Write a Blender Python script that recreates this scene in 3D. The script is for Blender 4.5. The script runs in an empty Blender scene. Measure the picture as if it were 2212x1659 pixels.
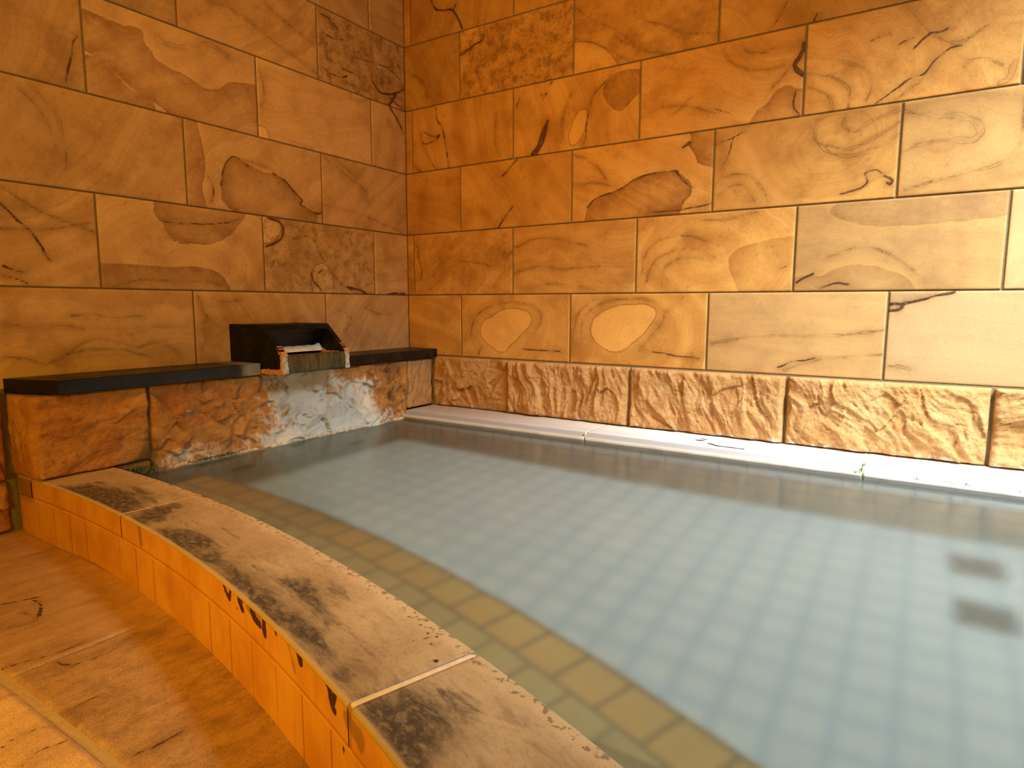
import bpy, bmesh, math, random
import numpy as np
from mathutils import Matrix, Vector

# ------------------------------------------------------------------ camera, world, lights, exposure
scene = bpy.context.scene
COL = scene.collection
cam_data = bpy.data.cameras.new('camera')
cam_data.sensor_width = 36.0
cam_data.lens = 1370.13 * 36.0 / 2212.0
cam_data.clip_start = 0.02
cam = bpy.data.objects.new('camera', cam_data)
COL.objects.link(cam)
YAW, PITCH, ROLL = -0.576320, -0.122433, 0.002477
_f = Vector((math.cos(PITCH) * math.sin(YAW), math.cos(PITCH) * math.cos(YAW), math.sin(PITCH)))
_r = Vector((math.cos(YAW), -math.sin(YAW), 0.0))
_u = _r.cross(_f)
_r2 = math.cos(ROLL) * _r + math.sin(ROLL) * _u
_u2 = -math.sin(ROLL) * _r + math.cos(ROLL) * _u
M = Matrix((_r2, _u2, -_f)).transposed().to_4x4()
M.translation = Vector((2.23496, -2.46220, 0.24732))
cam.matrix_world = M
scene.camera = cam

scene.view_settings.view_transform = 'Standard'
scene.view_settings.look = 'None'
scene.view_settings.gamma = 1.0
scene.view_settings.use_curve_mapping = False
scene.view_settings.exposure = 0.0
scene.cycles.use_denoising = True
scene.cycles.max_bounces = 8
scene.cycles.transmission_bounces = 8
scene.cycles.caustics_refractive = True
scene.cycles.caustics_reflective = False
scene.cycles.sample_clamp_indirect = 6.0

world = bpy.data.worlds.new('dim_room_air')
scene.world = world
world.use_nodes = True
bg = world.node_tree.nodes['Background']
bg.inputs['Color'].default_value = (0.62, 0.42, 0.18, 1)
bg.inputs['Strength'].default_value = 0.075

def area(name, loc, target, sx, sy, power, color, spread=180):
    l = bpy.data.lights.new(name, 'AREA')
    l.shape = 'RECTANGLE'; l.size = sx; l.size_y = sy
    l.energy = power; l.color = color; l.spread = math.radians(spread)
    o = bpy.data.objects.new(name, l)
    COL.objects.link(o)
    o.location = loc
    o.rotation_euler = (Vector(target) - Vector(loc)).to_track_quat('-Z', 'Y').to_euler()
    return o

# daylight through the open side of the bath house, beyond the right edge of the frame
area('daylight_opening', (3.25, -0.92, 1.65), (2.32, -0.45, -0.30), 0.8, 0.8, 60, (0.77, 0.91, 1.0), 80)
# warm ceiling lamps of the bath house
area('ceiling_lamp', (1.30, -2.1, 2.05), (0.95, -0.1, 0.1), 0.6, 0.6, 21, (1.0, 0.45, 0.06), 120)
# warm low lamp on the bathing floor, left behind the camera
area('floor_lamp_glow', (1.15, -3.0, 0.10), (1.0, -1.8, -0.40), 0.5, 0.35, 13.0, (1.0, 0.55, 0.03))

# ------------------------------------------------------------------ numpy noise
_rng = np.random.RandomState(7)
_perm = np.concatenate([_rng.permutation(256)] * 3)
_grad = _rng.normal(size=(256, 3)); _grad /= np.linalg.norm(_grad, axis=1)[:, None]

def perlin(p):
    p = np.asarray(p, float)
    i = np.floor(p).astype(int); f = p - i; i &= 255
    w = f * f * f * (f * (f * 6 - 15) + 10)
    out = 0
    for dx in (0, 1):
        for dy in (0, 1):
            for dz in (0, 1):
                h = _perm[_perm[_perm[i[..., 0] + dx] + i[..., 1] + dy] + i[..., 2] + dz]
                g = _grad[h]
                d = (g * (f - np.array([dx, dy, dz]))).sum(-1)
                k = (w[..., 0] if dx else 1 - w[..., 0]) * (w[..., 1] if dy else 1 - w[..., 1]) * (w[..., 2] if dz else 1 - w[..., 2])
                out = out + k * d
    return out * 1.4

def fbm(p, octaves=4, gain=0.5, ridged=False):
    p = np.asarray(p, float); a = 1.0; o = 0; s = 0
    for k in range(octaves):
        n = perlin(p * (2.03 ** k) + 13.7 * k)
        if ridged: n = 1 - 2 * np.abs(n)
        o = o + a * n; s += a; a *= gain
    return o / s

def smooth(a, b, x):
    t = np.clip((x - a) / (b - a), 0, 1)
    return t * t * (3 - 2 * t)

def poly_dist(P, pts, closed):
    """distance of points P (n,2) to a polyline, and whether inside when closed"""
    A = np.array(pts, float).reshape(-1, 2) / 1000.0
    B = np.roll(A, -1, 0) if closed else A[1:]
    A2 = A if closed else A[:-1]
    best = np.full(len(P), 9.0); inside = np.zeros(len(P), bool)
    for a, b in zip(A2, B):
        ab = b - a; t = np.clip(((P - a) @ ab) / max(ab @ ab, 1e-12), 0, 1)
        best = np.minimum(best, np.hypot(*(P - a - t[:, None] * ab).T))
        if closed:
            c = ((a[1] > P[:, 1]) != (b[1] > P[:, 1]))
            with np.errstate(divide='ignore', invalid='ignore'):
                xx = (b[0] - a[0]) * (P[:, 1] - a[1]) / (b[1] - a[1]) + a[0]
            inside ^= c & (P[:, 0] < xx)
    return np.where(inside, -best, best) if closed else best

def round_off(pts, closed):
    """corner-cutting subdivision of a traced line, wandering a little like a real seam"""
    A = np.array(pts, float).reshape(-1, 2)
    for _ in range(2):
        B = np.roll(A, -1, 0) if closed else A[1:]
        A0 = A if closed else A[:-1]
        q = np.empty((2 * len(B), 2)); q[0::2] = A0 * .78 + B * .22; q[1::2] = A0 * .22 + B * .78
        if not closed: q = np.concatenate([A[:1], q, A[-1:]])
        A = q
    Q = np.concatenate([A * 0.030, np.full((len(A), 1), .5)], 1)
    A = A + np.stack([perlin(Q + 5), perlin(Q + 50)], 1) * 4.0
    return A.ravel()
FAR = 0.08
def push_out(pts, rect):
    """a patch traced up to the edge of its tile really runs on past the cut"""
    A = np.array(pts, float).reshape(-1, 2)
    for ax in (0, 1):
        lo, hi = rect[ax][0] * 1000, rect[ax][1] * 1000
        A[:, ax] = np.where(A[:, ax] < lo + 16, lo - 60, np.where(A[:, ax] > hi - 16, hi + 60, A[:, ax]))
    return A.ravel()
def features(P, feats, rect=None):
    """fields of mineral veins (v), soft lines (s), dark patches (d) and light patches (l) at points P (n,2)"""
    n = len(P)
    F = {k: np.full(n, FAR) for k in ('vein', 'soft', 'patch', 'light')}
    for kind, w, pts in feats:
        if rect is not None and kind in 'dl': pts = push_out(pts, rect)
        A = np.array(pts, float).reshape(-1, 2) / 1000
        lo, hi = A.min(0) - FAR, A.max(0) + FAR
        m = np.where((P >= lo).all(1) & (P <= hi).all(1))[0]
        if not len(m): continue
        d = poly_dist(P[m], round_off(pts, kind in 'dl'), kind in 'dl')
        if kind in 'vs':
            A3 = np.zeros((len(m), 3)); A3[:, :2] = P[m] * 22
            d = d - w * 0.0005 * (1.0 + 0.9 * perlin(A3))
        key = {'v': 'vein', 's': 'soft', 'd': 'patch', 'l': 'light'}[kind]
        F[key][m] = np.minimum(F[key][m], np.clip(d, -FAR, FAR))
    return F

# ------------------------------------------------------------------ mesh collector
class MB:
    """collects grids and polygons, with named float attributes, into ONE mesh object"""
    def __init__(self):
        self.v = []; self.f = []; self.m = []; self.n = 0; self.a = {}; self.sm = []
    def _attrs(self, k, at):
        for name in set(self.a) | set(at):
            self.a.setdefault(name, [])
            have = sum(len(x) for x in self.a[name])
            if have < self.n: self.a[name].append(np.full(self.n - have, DEF.get(name, 0.0)))
            x = at.get(name)
            self.a[name].append(np.full(k, DEF.get(name, 0.0)) if x is None else np.broadcast_to(np.asarray(x, float).ravel(), (k,)).copy() if np.ndim(x) == 0 else np.asarray(x, float).ravel())
    def grid(self, P, at={}, mat=0, flip=False, smooth_=True, wrap=False):
        P = np.asarray(P, float); nu, nv = P.shape[:2]
        self._attrs(nu * nv, at)
        idx = np.arange(nu * nv).reshape(nu, nv) + self.n
        if wrap: idx = np.concatenate([idx, idx[:, :1]], 1)
        q = np.stack([idx[:-1, :-1], idx[1:, :-1], idx[1:, 1:], idx[:-1, 1:]], -1).reshape(-1, 4)
        if flip: q = q[:, ::-1]
        self.v.append(P.reshape(-1, 3)); self.f += q.tolist()
        self.m += [mat] * len(q); self.sm += [smooth_] * len(q); self.n += nu * nv
        return idx
    def poly(self, pts, mat=0, at={}):
        self._attrs(len(pts), at)
        self.v.append(np.asarray(pts, float)); self.f.append(list(range(self.n, self.n + len(pts))))
        self.m.append(mat); self.sm.append(False); self.n += len(pts)
    def face(self, ids, mat=0):
        self.f.append(list(ids)); self.m.append(mat); self.sm.append(False)
    def box(self, x0, x1, y0, y1, z0, z1, mat=0):
        self._attrs(8, {})
        p = [(x, y, z) for x in (x0, x1) for y in (y0, y1) for z in (z0, z1)]
        b = self.n; self.v.append(np.array(p, float)); self.n += 8
        for f in ((0, 1, 3, 2), (4, 6, 7, 5), (0, 4, 5, 1), (2, 3, 7, 6), (0, 2, 6, 4), (1, 5, 7, 3)):
            self.f.append([b + i for i in f]); self.m.append(mat); self.sm.append(False)
    def prism(self, outline, axis, a, b, mat=0):
        """outline of 2-D points extruded along an axis (0 x, 1 y, 2 z) from a to b"""
        n = len(outline); self._attrs(2 * n, {})
        def P(q, t):
            return (t, q[0], q[1]) if axis == 0 else (q[0], t, q[1]) if axis == 1 else (q[0], q[1], t)
        base = self.n
        self.v.append(np.array([P(q, a) for q in outline] + [P(q, b) for q in outline], float)); self.n += 2 * n
        self.f.append([base + i for i in range(n)]); self.f.append([base + n + i for i in reversed(range(n))])
        for i in range(n):
            j = (i + 1) % n
            self.f.append([base + i, base + n + i, base + n + j, base + j])
        self.m += [mat] * (n + 2); self.sm += [False] * (n + 2)
    def build(self, name, mats, parent=None, bevel=0.0, fix=False):
        me = bpy.data.meshes.new(name)
        me.from_pydata(np.concatenate(self.v).tolist(), [], self.f)
        for mt in (mats if isinstance(mats, (list, tuple)) else [mats]): me.materials.append(mt)
        me.polygons.foreach_set('material_index', self.m)
        me.polygons.foreach_set('use_smooth', self.sm)
        for k, x in self.a.items():
            x = np.concatenate(x)
            if len(x) < self.n: x = np.concatenate([x, np.full(self.n - len(x), DEF.get(k, 0.0))])
            at = me.attributes.new(k, 'FLOAT', 'POINT'); at.data.foreach_set('value', x.astype(np.float32))
        if fix:
            bm = bmesh.new(); bm.from_mesh(me); bmesh.ops.recalc_face_normals(bm, faces=bm.faces[:]); bm.to_mesh(me); bm.free()
        o = bpy.data.objects.new(name, me); COL.objects.link(o)
        if parent is not None: o.parent = parent
        if bevel:
            b = o.modifiers.new('edge', 'BEVEL'); b.width = bevel; b.segments = 2; b.limit_method = 'ANGLE'; b.angle_limit = math.radians(40)
        return o
DEF = dict(vein=FAR, soft=FAR, patch=FAR, light=FAR, band=0, mot=0, tone=1, pale=0, jl=1, pw=1, tu=0, tv=0, tr=0)

def tag(o, label=None, cat=None, kind=None, group=None):
    if label: o['label'] = label
    if cat: o['category'] = cat
    if kind: o['kind'] = kind
    if group: o['group'] = group
    return o
def thing(name, label, cat, kind=None, group=None):
    o = bpy.data.objects.new(name, None); COL.objects.link(o)
    o.empty_display_size = 0.05
    return tag(o, label, cat, kind, group)

# ------------------------------------------------------------------ node helper
class NT:
    def __init__(self, name):
        self.mat = bpy.data.materials.new(name); self.mat.use_nodes = True
        self.t = self.mat.node_tree; self.t.nodes.clear()
    def node(self, typ, **kw):
        n = self.t.nodes.new(typ)
        for k, x in kw.items(): setattr(n, k, x)
        return n
    def put(self, sock, x):
        if hasattr(x, 'is_output'): self.t.links.new(x, sock)
        elif x is not None:
            if isinstance(x, (tuple, list)) and len(x) == 3 and sock.type == 'RGBA': x = (*x, 1)
            sock.default_value = x
    def math(self, op, a, b=None, c=None, clamp=False):
        n = self.node('ShaderNodeMath', operation=op, use_clamp=clamp)
        for i, x in enumerate((a, b, c)):
            if x is not None: self.put(n.inputs[i], x)
        return n.outputs[0]
    def add(self, a, b): return self.math('ADD', a, b)
    def mul(self, a, b): return self.math('MULTIPLY', a, b)
    def sub(self, a, b): return self.math('SUBTRACT', a, b)
    def step(self, x, a, b, lo=0.0, hi=1.0):
        n = self.node('ShaderNodeMapRange', interpolation_type='SMOOTHSTEP')
        self.put(n.inputs[0], x); self.put(n.inputs[1], a); self.put(n.inputs[2], b); self.put(n.inputs[3], lo); self.put(n.inputs[4], hi)
        return n.outputs[0]
    def attr(self, name): 
        return self.node('ShaderNodeAttribute', attribute_name=name).outputs['Fac']
    def xyz(self, x, y, z):
        n = self.node('ShaderNodeCombineXYZ')
        for i, q in enumerate((x, y, z)): self.put(n.inputs[i], q)
        return n.outputs[0]
    def pos(self):
        return self.node('ShaderNodeNewGeometry').outputs['Position']
    def sep(self, v):
        n = self.node('ShaderNodeSeparateXYZ'); self.put(n.inputs[0], v); return n.outputs
    def noise(self, vec, scale, detail=3, rough=0.55, dist=0.0, color=False):
        n = self.node('ShaderNodeTexNoise'); self.put(n.inputs['Vector'], vec)
        n.inputs['Scale'].default_value = scale; n.inputs['Detail'].default_value = detail
        n.inputs['Roughness'].default_value = rough; n.inputs['Distortion'].default_value = dist
        return n.outputs['Color' if color else 'Fac']
    def mix(self, f, a, b, blend='MIX'):
        n = self.node('ShaderNodeMix', data_type='RGBA', blend_type=blend)
        self.put(n.inputs['Factor'], f); self.put(n.inputs[6], a); self.put(n.inputs[7], b)
        return n.outputs[2]
    def bump(self, h, strength=0.3, dist=0.01, normal=None):
        n = self.node('ShaderNodeBump'); self.put(n.inputs['Height'], h)
        n.inputs['Strength'].default_value = strength; n.inputs['Distance'].default_value = dist
        if normal is not None: self.put(n.inputs['Normal'], normal)
        return n.outputs[0]
    def principled(self, color, rough=0.7, normal=None, spec=0.5, **kw):
        n = self.node('ShaderNodeBsdfPrincipled')
        self.put(n.inputs['Base Color'], color); self.put(n.inputs['Roughness'], rough)
        n.inputs['Specular IOR Level'].default_value = spec
        if normal is not None: self.put(n.inputs['Normal'], normal)
        for k, x in kw.items(): self.put(n.inputs[k], x)
        return n.outputs[0]
    def out(self, s):
        o = self.node('ShaderNodeOutputMaterial'); self.t.links.new(s, o.inputs['Surface'])
        return self.mat
def scaled(c, k): return tuple(x * k for x in c)

# ------------------------------------------------------------------ materials
def stone_material(name, light, dark, vein_col=(0.085, 0.026, 0.006), patch_amt=0.75, grain=0.14, rough=0.62, band_freq=1.0, soft_edge=1.0):
    """banded, veined sandstone; the fields vein / soft / patch / light / band / mot come from the stone itself"""
    t = NT(name)
    v = t.xyz(t.attr('tu'), t.attr('tv'), t.attr('tr'))
    d1 = t.sub(t.noise(v, 26, 4, 0.6), 0.5); d2 = t.sub(t.noise(v, 120, 3, 0.6), 0.5)
    dist = t.add(t.mul(d1, 0.017), t.mul(d2, 0.006))
    # liesegang banding
    bw = t.add(t.mul(t.attr('band'), band_freq), t.add(t.mul(dist, 0.8), t.mul(t.sub(t.noise(v, 5, 3), 0.5), 0.03)))
    s1 = t.noise(t.xyz(t.mul(bw, 15), t.attr('tr'), 0.0), 1.0, 4, 0.62)
    s2 = t.noise(t.xyz(t.mul(bw, 45), t.attr('tr'), 3.0), 1.0, 3, 0.6)
    fade = t.step(t.noise(v, 3.3, 2), 0.33, 0.66)
    col = t.mix(t.step(s1, 0.25, 0.80, 0.1, 0.8), light, dark)
    line = t.mul(t.step(t.math('ABSOLUTE', t.sub(s2, 0.5)), 0.03, 0.0), t.mul(fade, 0.26))
    col = t.mix(line, col, scaled(dark, 0.62))
    # soft cloudy blotches and sandy grain
    blot = t.noise(v, 7, 5, 0.62)
    col = t.mix(t.step(blot, 0.44, 0.76, 0, 0.72), col, scaled(dark, 0.74))
    fine = t.noise(v, 55, 5, 0.72, 0.6)
    col = t.mix(t.mul(t.step(fine, 0.5, 0.72), t.step(blot, 0.35, 0.6, 0.12, 0.5)), col, scaled(dark, 0.66))
    col = t.mix(t.step(blot, 0.46, 0.2, 0, 0.42), col, scaled(light, 1.12))
    pale = t.attr('pale')
    col = t.mix(t.mul(pale, 0.75), col, (0.74, 0.50, 0.26))
    # light patches
    lp = t.add(t.attr('light'), t.mul(dist, 0.6))
    col = t.mix(t.step(lp, 0.003, -0.004, 0, 0.50), col, scaled(light, 1.22))
    col = t.mix(t.step(t.math('ABSOLUTE', t.sub(lp, 0.002)), 0.0045, 0.0, 0, 0.55), col, scaled(dark, 0.45))
    # dark patches: iron-stained, darkest at their rim, fading inward, with a bleached halo outside
    pp = t.add(t.attr('patch'), t.mul(dist, 1.25 * soft_edge))
    inside = t.step(pp, 0.002 * soft_edge ** 3, -0.003 * soft_edge ** 3)
    out_halo = t.mul(t.sub(1.0, inside), t.math('EXPONENT', t.mul(t.math('MAXIMUM', pp, 0.0), -55.0)))
    col = t.mix(t.mul(out_halo, 0.30 / soft_edge), col, scaled(light, 1.2))
    rim = t.math('EXPONENT', t.mul(t.math('ABSOLUTE', pp), -17.0))
    mott = t.noise(v, 30, 6, 0.74, 0.8); cloud = t.noise(v, 9, 4, 0.6, 1.2)
    streak = t.noise(t.xyz(t.mul(bw, 30), t.mul(d1, 2.0), 7.0), 1.0, 4, 0.65)
    body = t.add(t.add(0.02, t.mul(rim, 0.48)), t.mul(t.add(0.35, rim), t.add(t.mul(t.step(mott, 0.40, 0.68), 0.30), t.add(t.mul(t.step(cloud, 0.36, 0.64), 0.34), t.mul(t.step(streak, 0.42, 0.7), 0.30)))))
    col = t.mix(t.math('MULTIPLY', t.mul(inside, body), t.mul(t.attr('pw'), patch_amt), clamp=True), col, (dark[0] * 0.48, dark[1] * 0.36, dark[2] * 0.30))
    col = t.mix(t.mul(t.mul(t.step(t.math('ABSOLUTE', pp), 0.0032, 0.0), 1.0 / soft_edge ** 3), t.mul(t.attr('pw'), t.step(d1, -0.14, 0.10, 0.10, 0.9))), col, scaled(vein_col, 1.4))
    # mottled iron freckles
    m1 = t.mul(t.step(t.noise(v, 22, 6, 0.72), 0.44, 0.66), t.attr('mot'))
    col = t.mix(t.mul(m1, 0.72), col, scaled(dark, 0.30))
    m2 = t.mul(t.step(t.noise(v, 70, 5, 0.7), 0.55, 0.68), t.attr('mot'))
    col = t.mix(t.mul(m2, 0.65), col, scaled(vein_col, 1.6))
    # soft lines and sharp veins
    so = t.add(t.attr('soft'), t.mul(dist, 0.7))
    brk = t.step(t.noise(v, 11, 3, 0.6), 0.36, 0.62, 0.25, 1.0)
    wash = t.mul(t.math('EXPONENT', t.mul(t.math('MAXIMUM', so, 0.0), -75.0)), 0.42)
    col = t.mix(t.mul(wash, brk), col, scaled(dark, 0.50))
    col = t.mix(t.mul(t.step(t.math('ABSOLUTE', so), 0.0016, 0.0), t.mul(brk, 0.72)), col, scaled(dark, 0.32))
    ve = t.add(t.attr('vein'), t.mul(dist, 0.45))
    halo = t.math('EXPONENT', t.mul(t.math('MAXIMUM', ve, 0.0), -110.0))
    col = t.mix(t.mul(halo, t.step(d1, -0.2, 0.2, 0.1, 0.45)), col, scaled(dark, 0.35))
    vm = t.mul(t.step(ve, 0.0012, -0.0006), t.step(d2, -0.22, 0.02, 0.55, 1.0))
    col = t.mix(vm, col, vein_col)
    g = t.noise(v, 480, 2, 0.6)
    col = t.mix(1.0, col, t.mix(t.step(g, 0.3, 0.7), (1 - grain,) * 3, (1 + grain,) * 3), 'MULTIPLY')
    tone = t.attr('tone')
    col = t.mix(1.0, col, t.xyz(tone, tone, tone), 'MULTIPLY')
    h = t.add(t.mul(g, 0.25), t.add(t.mul(blot, 0.6), t.mul(vm, -1.0)))
    return t.out(t.principled(col, rough, t.bump(h, 0.22, 0.003), 0.35))

WALL_STONE = stone_material('banded_sandstone', (0.69, 0.370, 0.095), (0.43, 0.170, 0.024), patch_amt=0.95)
WALL_STONE_LEFT = stone_material('brown_banded_sandstone', (0.64, 0.41, 0.175), (0.40, 0.20, 0.062), patch_amt=0.95)
FLOOR_STONE = stone_material('worn_floor_sandstone', (0.60, 0.35, 0.13), (0.40, 0.195, 0.06), grain=0.28, rough=0.5, patch_amt=0.62, soft_edge=1.9)

def grout(name, col):
    t = NT(name); p = t.pos()
    n = t.noise(p, 90, 4)
    return t.out(t.principled(t.mix(n, scaled(col, 0.7), scaled(col, 1.25)), 0.9, t.bump(n, 0.4, 0.003), 0.2))
GROUT = grout('grey_brown_grout', (0.20, 0.155, 0.085))
FLOOR_GROUT = grout('sandy_floor_grout', (0.50, 0.32, 0.12))
PALE_MORTAR = grout('pale_lime_mortar', (0.80, 0.62, 0.40))

def rock_material(name, c1, c2, c3):
    """split-faced stone; 'mineral' = lime crust, 'wet' = dark damp stain, 'alg' = green film"""
    t = NT(name); p = t.pos()
    a = t.noise(p, 9, 6, 0.65, 0.6); b = t.noise(p, 38, 6, 0.7); g = t.noise(p, 330, 3, 0.65)
    col = t.mix(t.step(a, 0.35, 0.65), c1, c2)
    col = t.mix(t.step(b, 0.48, 0.74, 0, 0.7), col, c3)
    col = t.mix(t.step(b, 0.46, 0.25, 0, 0.35), col, scaled(c1, 1.25))
    st = t.noise(p, 17, 6, 0.68, 0.5)
    w = t.step(t.add(t.attr('wet'), t.mul(t.sub(st, 0.5), 1.3)), 0.38, 0.72)
    col = t.mix(t.mul(w, 0.86), col, scaled(c3, 0.30))
    mn = t.add(t.attr('mineral'), t.mul(t.sub(t.noise(p, 24, 7, 0.7, 0.9), 0.5), 1.5))
    mcol = t.mix(t.noise(p, 14, 5, 0.65), (0.68, 0.64, 0.53), (0.99, 0.97, 0.88))
    col = t.mix(t.step(mn, 0.33, 0.76, 0, 0.95), col, mcol)
    al = t.step(t.add(t.attr('alg'), t.mul(t.sub(b, 0.5), 1.0)), 0.45, 0.8)
    col = t.mix(t.mul(al, 0.7), col, (0.10, 0.10, 0.03))
    col = t.mix(1.0, col, t.mix(g, (0.66,) * 3, (1.22,) * 3), 'MULTIPLY')
    h = t.add(t.mul(b, 1.0), t.add(t.mul(g, 0.4), t.mul(t.noise(p, 95, 4, 0.7), 0.7)))
    return t.out(t.principled(col, t.step(t.attr('mineral'), 0.3, 0.9, 0.72, 0.5), t.bump(h, 0.85, 0.008), 0.35))
ROCK_OCHRE = rock_material('split_ochre_stone', (0.58, 0.325, 0.118), (0.50, 0.235, 0.068), (0.33, 0.145, 0.040))
ROCK_RED = rock_material('split_russet_stone', (0.60, 0.285, 0.070), (0.45, 0.175, 0.036), (0.25, 0.090, 0.022))

def black_slab(name, gloss, spec):
    t = NT(name); p = t.pos()
    n = t.noise(p, 14, 6, 0.65); g = t.noise(p, 190, 3)
    col = t.mix(t.step(n, 0.45, 0.75), (0.006, 0.005, 0.004), (0.022, 0.016, 0.010))
    dust = t.step(t.add(t.attr('mineral'), t.mul(t.sub(n, 0.5), 0.9)), 0.25, 0.8)
    col = t.mix(t.mul(dust, 0.8), col, (0.30, 0.27, 0.22))
    return t.out(t.principled(col, t.step(n, 0.3, 0.7, gloss, gloss + 0.18), t.bump(t.add(n, t.mul(g, 0.2)), 0.25, 0.004), spec))
BLACK = black_slab('black_honed_stone', 0.30, 0.32)
BLACK_MATT = black_slab('black_matt_stone', 0.5, 0.16)

def coping_material(name, base, low):
    t = NT(name); p = t.pos()
    v = t.xyz(t.attr('tu'), t.attr('tv'), t.attr('tr'))
    str_ = t.noise(t.xyz(t.mul(t.attr('tu'), 0.30), t.attr('tv'), 0.0), 30, 6, 0.68, 0.5)
    str2 = t.noise(t.xyz(t.mul(t.attr('tu'), 0.55), t.attr('tv'), 2.0), 90, 5, 0.7)
    g = t.noise(v, 300, 3, 0.65); a = t.noise(v, 6, 5, 0.6)
    col = t.mix(t.step(a, 0.3, 0.7), base, low)
    col = t.mix(t.step(str2, 0.5, 0.75, 0, 0.30), col, scaled(low, 0.5))
    col = t.mix(t.step(str_, 0.50, 0.74, 0, 0.55), col, (0.17, 0.105, 0.05))
    # black lichen stains
    pp = t.add(t.attr('patch'), t.add(t.mul(t.sub(str_, 0.5), 0.24), t.mul(t.sub(str2, 0.5), 0.12)))
    dk = t.step(pp, 0.036, -0.036)
    col = t.mix(t.mul(dk, t.step(t.add(str2, t.mul(g, 0.25)), 0.42, 0.68, 0.38, 0.93)), col, (0.050, 0.036, 0.022))
    fl = t.noise(v, 130, 5, 0.75)
    col = t.mix(t.mul(t.step(fl, 0.50, 0.70), t.step(a, 0.35, 0.65, 0.15, 0.6)), col, (0.20, 0.125, 0.06))
    col = t.mix(t.step(t.attr('tv'), 0.009, 0.004, 0, 0.8), col, scaled(base, 0.95))
    # chipped pits
    ve = t.add(t.attr('vein'), t.mul(t.sub(t.noise(v, 150, 3), 0.5), 0.005))
    pit = t.step(ve, 0.001, -0.001)
    ed = t.attr('edge')
    pn = t.noise(v, 75, 5, 0.7)
    lipm = t.step(ed, 0.040, 0.012)
    pits = t.mul(t.step(t.add(pn, t.mul(lipm, 0.13)), 0.665, 0.70), t.step(ed, 0.06, 0.03))
    col = t.mix(t.mul(lipm, 0.45), col, scaled(base, 1.25))
    col = t.mix(t.mul(pits, 0.75), col, (0.16, 0.10, 0.055))
    col = t.mix(pit, col, (0.02, 0.012, 0.008))
    col = t.mix(1.0, col, t.mix(g, (0.80,) * 3, (1.15,) * 3), 'MULTIPLY')
    h = t.add(t.mul(g, 0.3), t.add(t.mul(str2, 0.5), t.mul(t.add(pits, pit), -1.6)))
    return t.out(t.principled(col, 0.62, t.bump(h, 0.35, 0.003), 0.4))
COPING = coping_material('stained_tan_coping', (0.58, 0.40, 0.20), (0.44, 0.28, 0.125))

def curb_face_material(name, top):
    t = NT(name)
    v = t.xyz(t.attr('tu'), t.attr('tv'), t.attr('tr'))
    strk = t.noise(t.xyz(t.attr('tu'), t.mul(t.attr('tv'), 0.16), 0.0), 60, 5, 0.65)
    a = t.noise(v, 7, 4); g = t.noise(v, 260, 3)
    col = t.mix(t.step(a, 0.35, 0.7), (0.70, 0.33, 0.055), (0.58, 0.225, 0.035))
    col = t.mix(t.step(strk, 0.5, 0.75, 0, 0.45), col, (0.46, 0.15, 0.02))
    jl = t.add(t.attr('jl'), t.mul(t.sub(strk, 0.5), 0.003))
    col = t.mix(t.step(jl, 0.0036, 0.0010, 0, 0.78), col, (0.26, 0.065, 0.015))
    so = t.add(t.attr('soft'), t.mul(t.sub(strk, 0.5), 0.02))
    col = t.mix(t.step(so, 0.004, -0.004, 0, 0.6), col, (0.17, 0.075, 0.02))
    ve = t.add(t.attr('vein'), t.mul(t.sub(t.noise(v, 130, 3), 0.5), 0.006))
    col = t.mix(t.step(ve, 0.0012, -0.0008), col, (0.045, 0.012, 0.006))
    col = t.mix(t.attr('mot'), col, (0.16, 0.075, 0.025))
    h = t.add(t.mul(g, 0.2), t.step(jl, 0.0, 0.003))
    return t.out(t.principled(col, 0.55, t.bump(h, 0.3, 0.002), 0.3))
CURB_FACE = curb_face_material('ochre_glazed_lamplit_curb_face', True)  # ochre of the tiles; on the coping edge it stands for lamp light

def ledge_material():
    t = NT('pale_limestone_ledge'); p = t.pos()
    x, y, z = t.sep(p)
    s = t.noise(t.xyz(t.mul(x, 0.25), y, z), 40, 6, 0.65); g = t.noise(p, 220, 3)
    col = t.mix(t.step(s, 0.35, 0.7), (0.90, 0.88, 0.84), (0.74, 0.70, 0.65))
    col = t.mix(t.mul(t.step(t.add(x, t.mul(t.sub(s, 0.5), 0.6)), 1.55, 0.35), 0.80), col, (0.33, 0.23, 0.145))  # brown staining that also paints in the dimmer, warm-lit left end
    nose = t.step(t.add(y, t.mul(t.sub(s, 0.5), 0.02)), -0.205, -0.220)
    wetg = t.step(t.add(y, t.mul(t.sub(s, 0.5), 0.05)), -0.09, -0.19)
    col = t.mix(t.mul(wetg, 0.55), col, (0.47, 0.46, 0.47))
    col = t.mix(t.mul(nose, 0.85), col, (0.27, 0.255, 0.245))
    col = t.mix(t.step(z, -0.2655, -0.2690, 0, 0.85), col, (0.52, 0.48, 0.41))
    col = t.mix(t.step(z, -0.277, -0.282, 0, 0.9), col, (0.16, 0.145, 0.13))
    ve = t.add(t.attr('vein'), t.mul(t.sub(t.noise(p, 90, 3), 0.5), 0.008))
    col = t.mix(t.step(ve, 0.001, -0.001), col, (0.02, 0.02, 0.018))
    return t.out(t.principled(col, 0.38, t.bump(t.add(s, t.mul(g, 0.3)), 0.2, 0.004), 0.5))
LEDGE = ledge_material()

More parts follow.
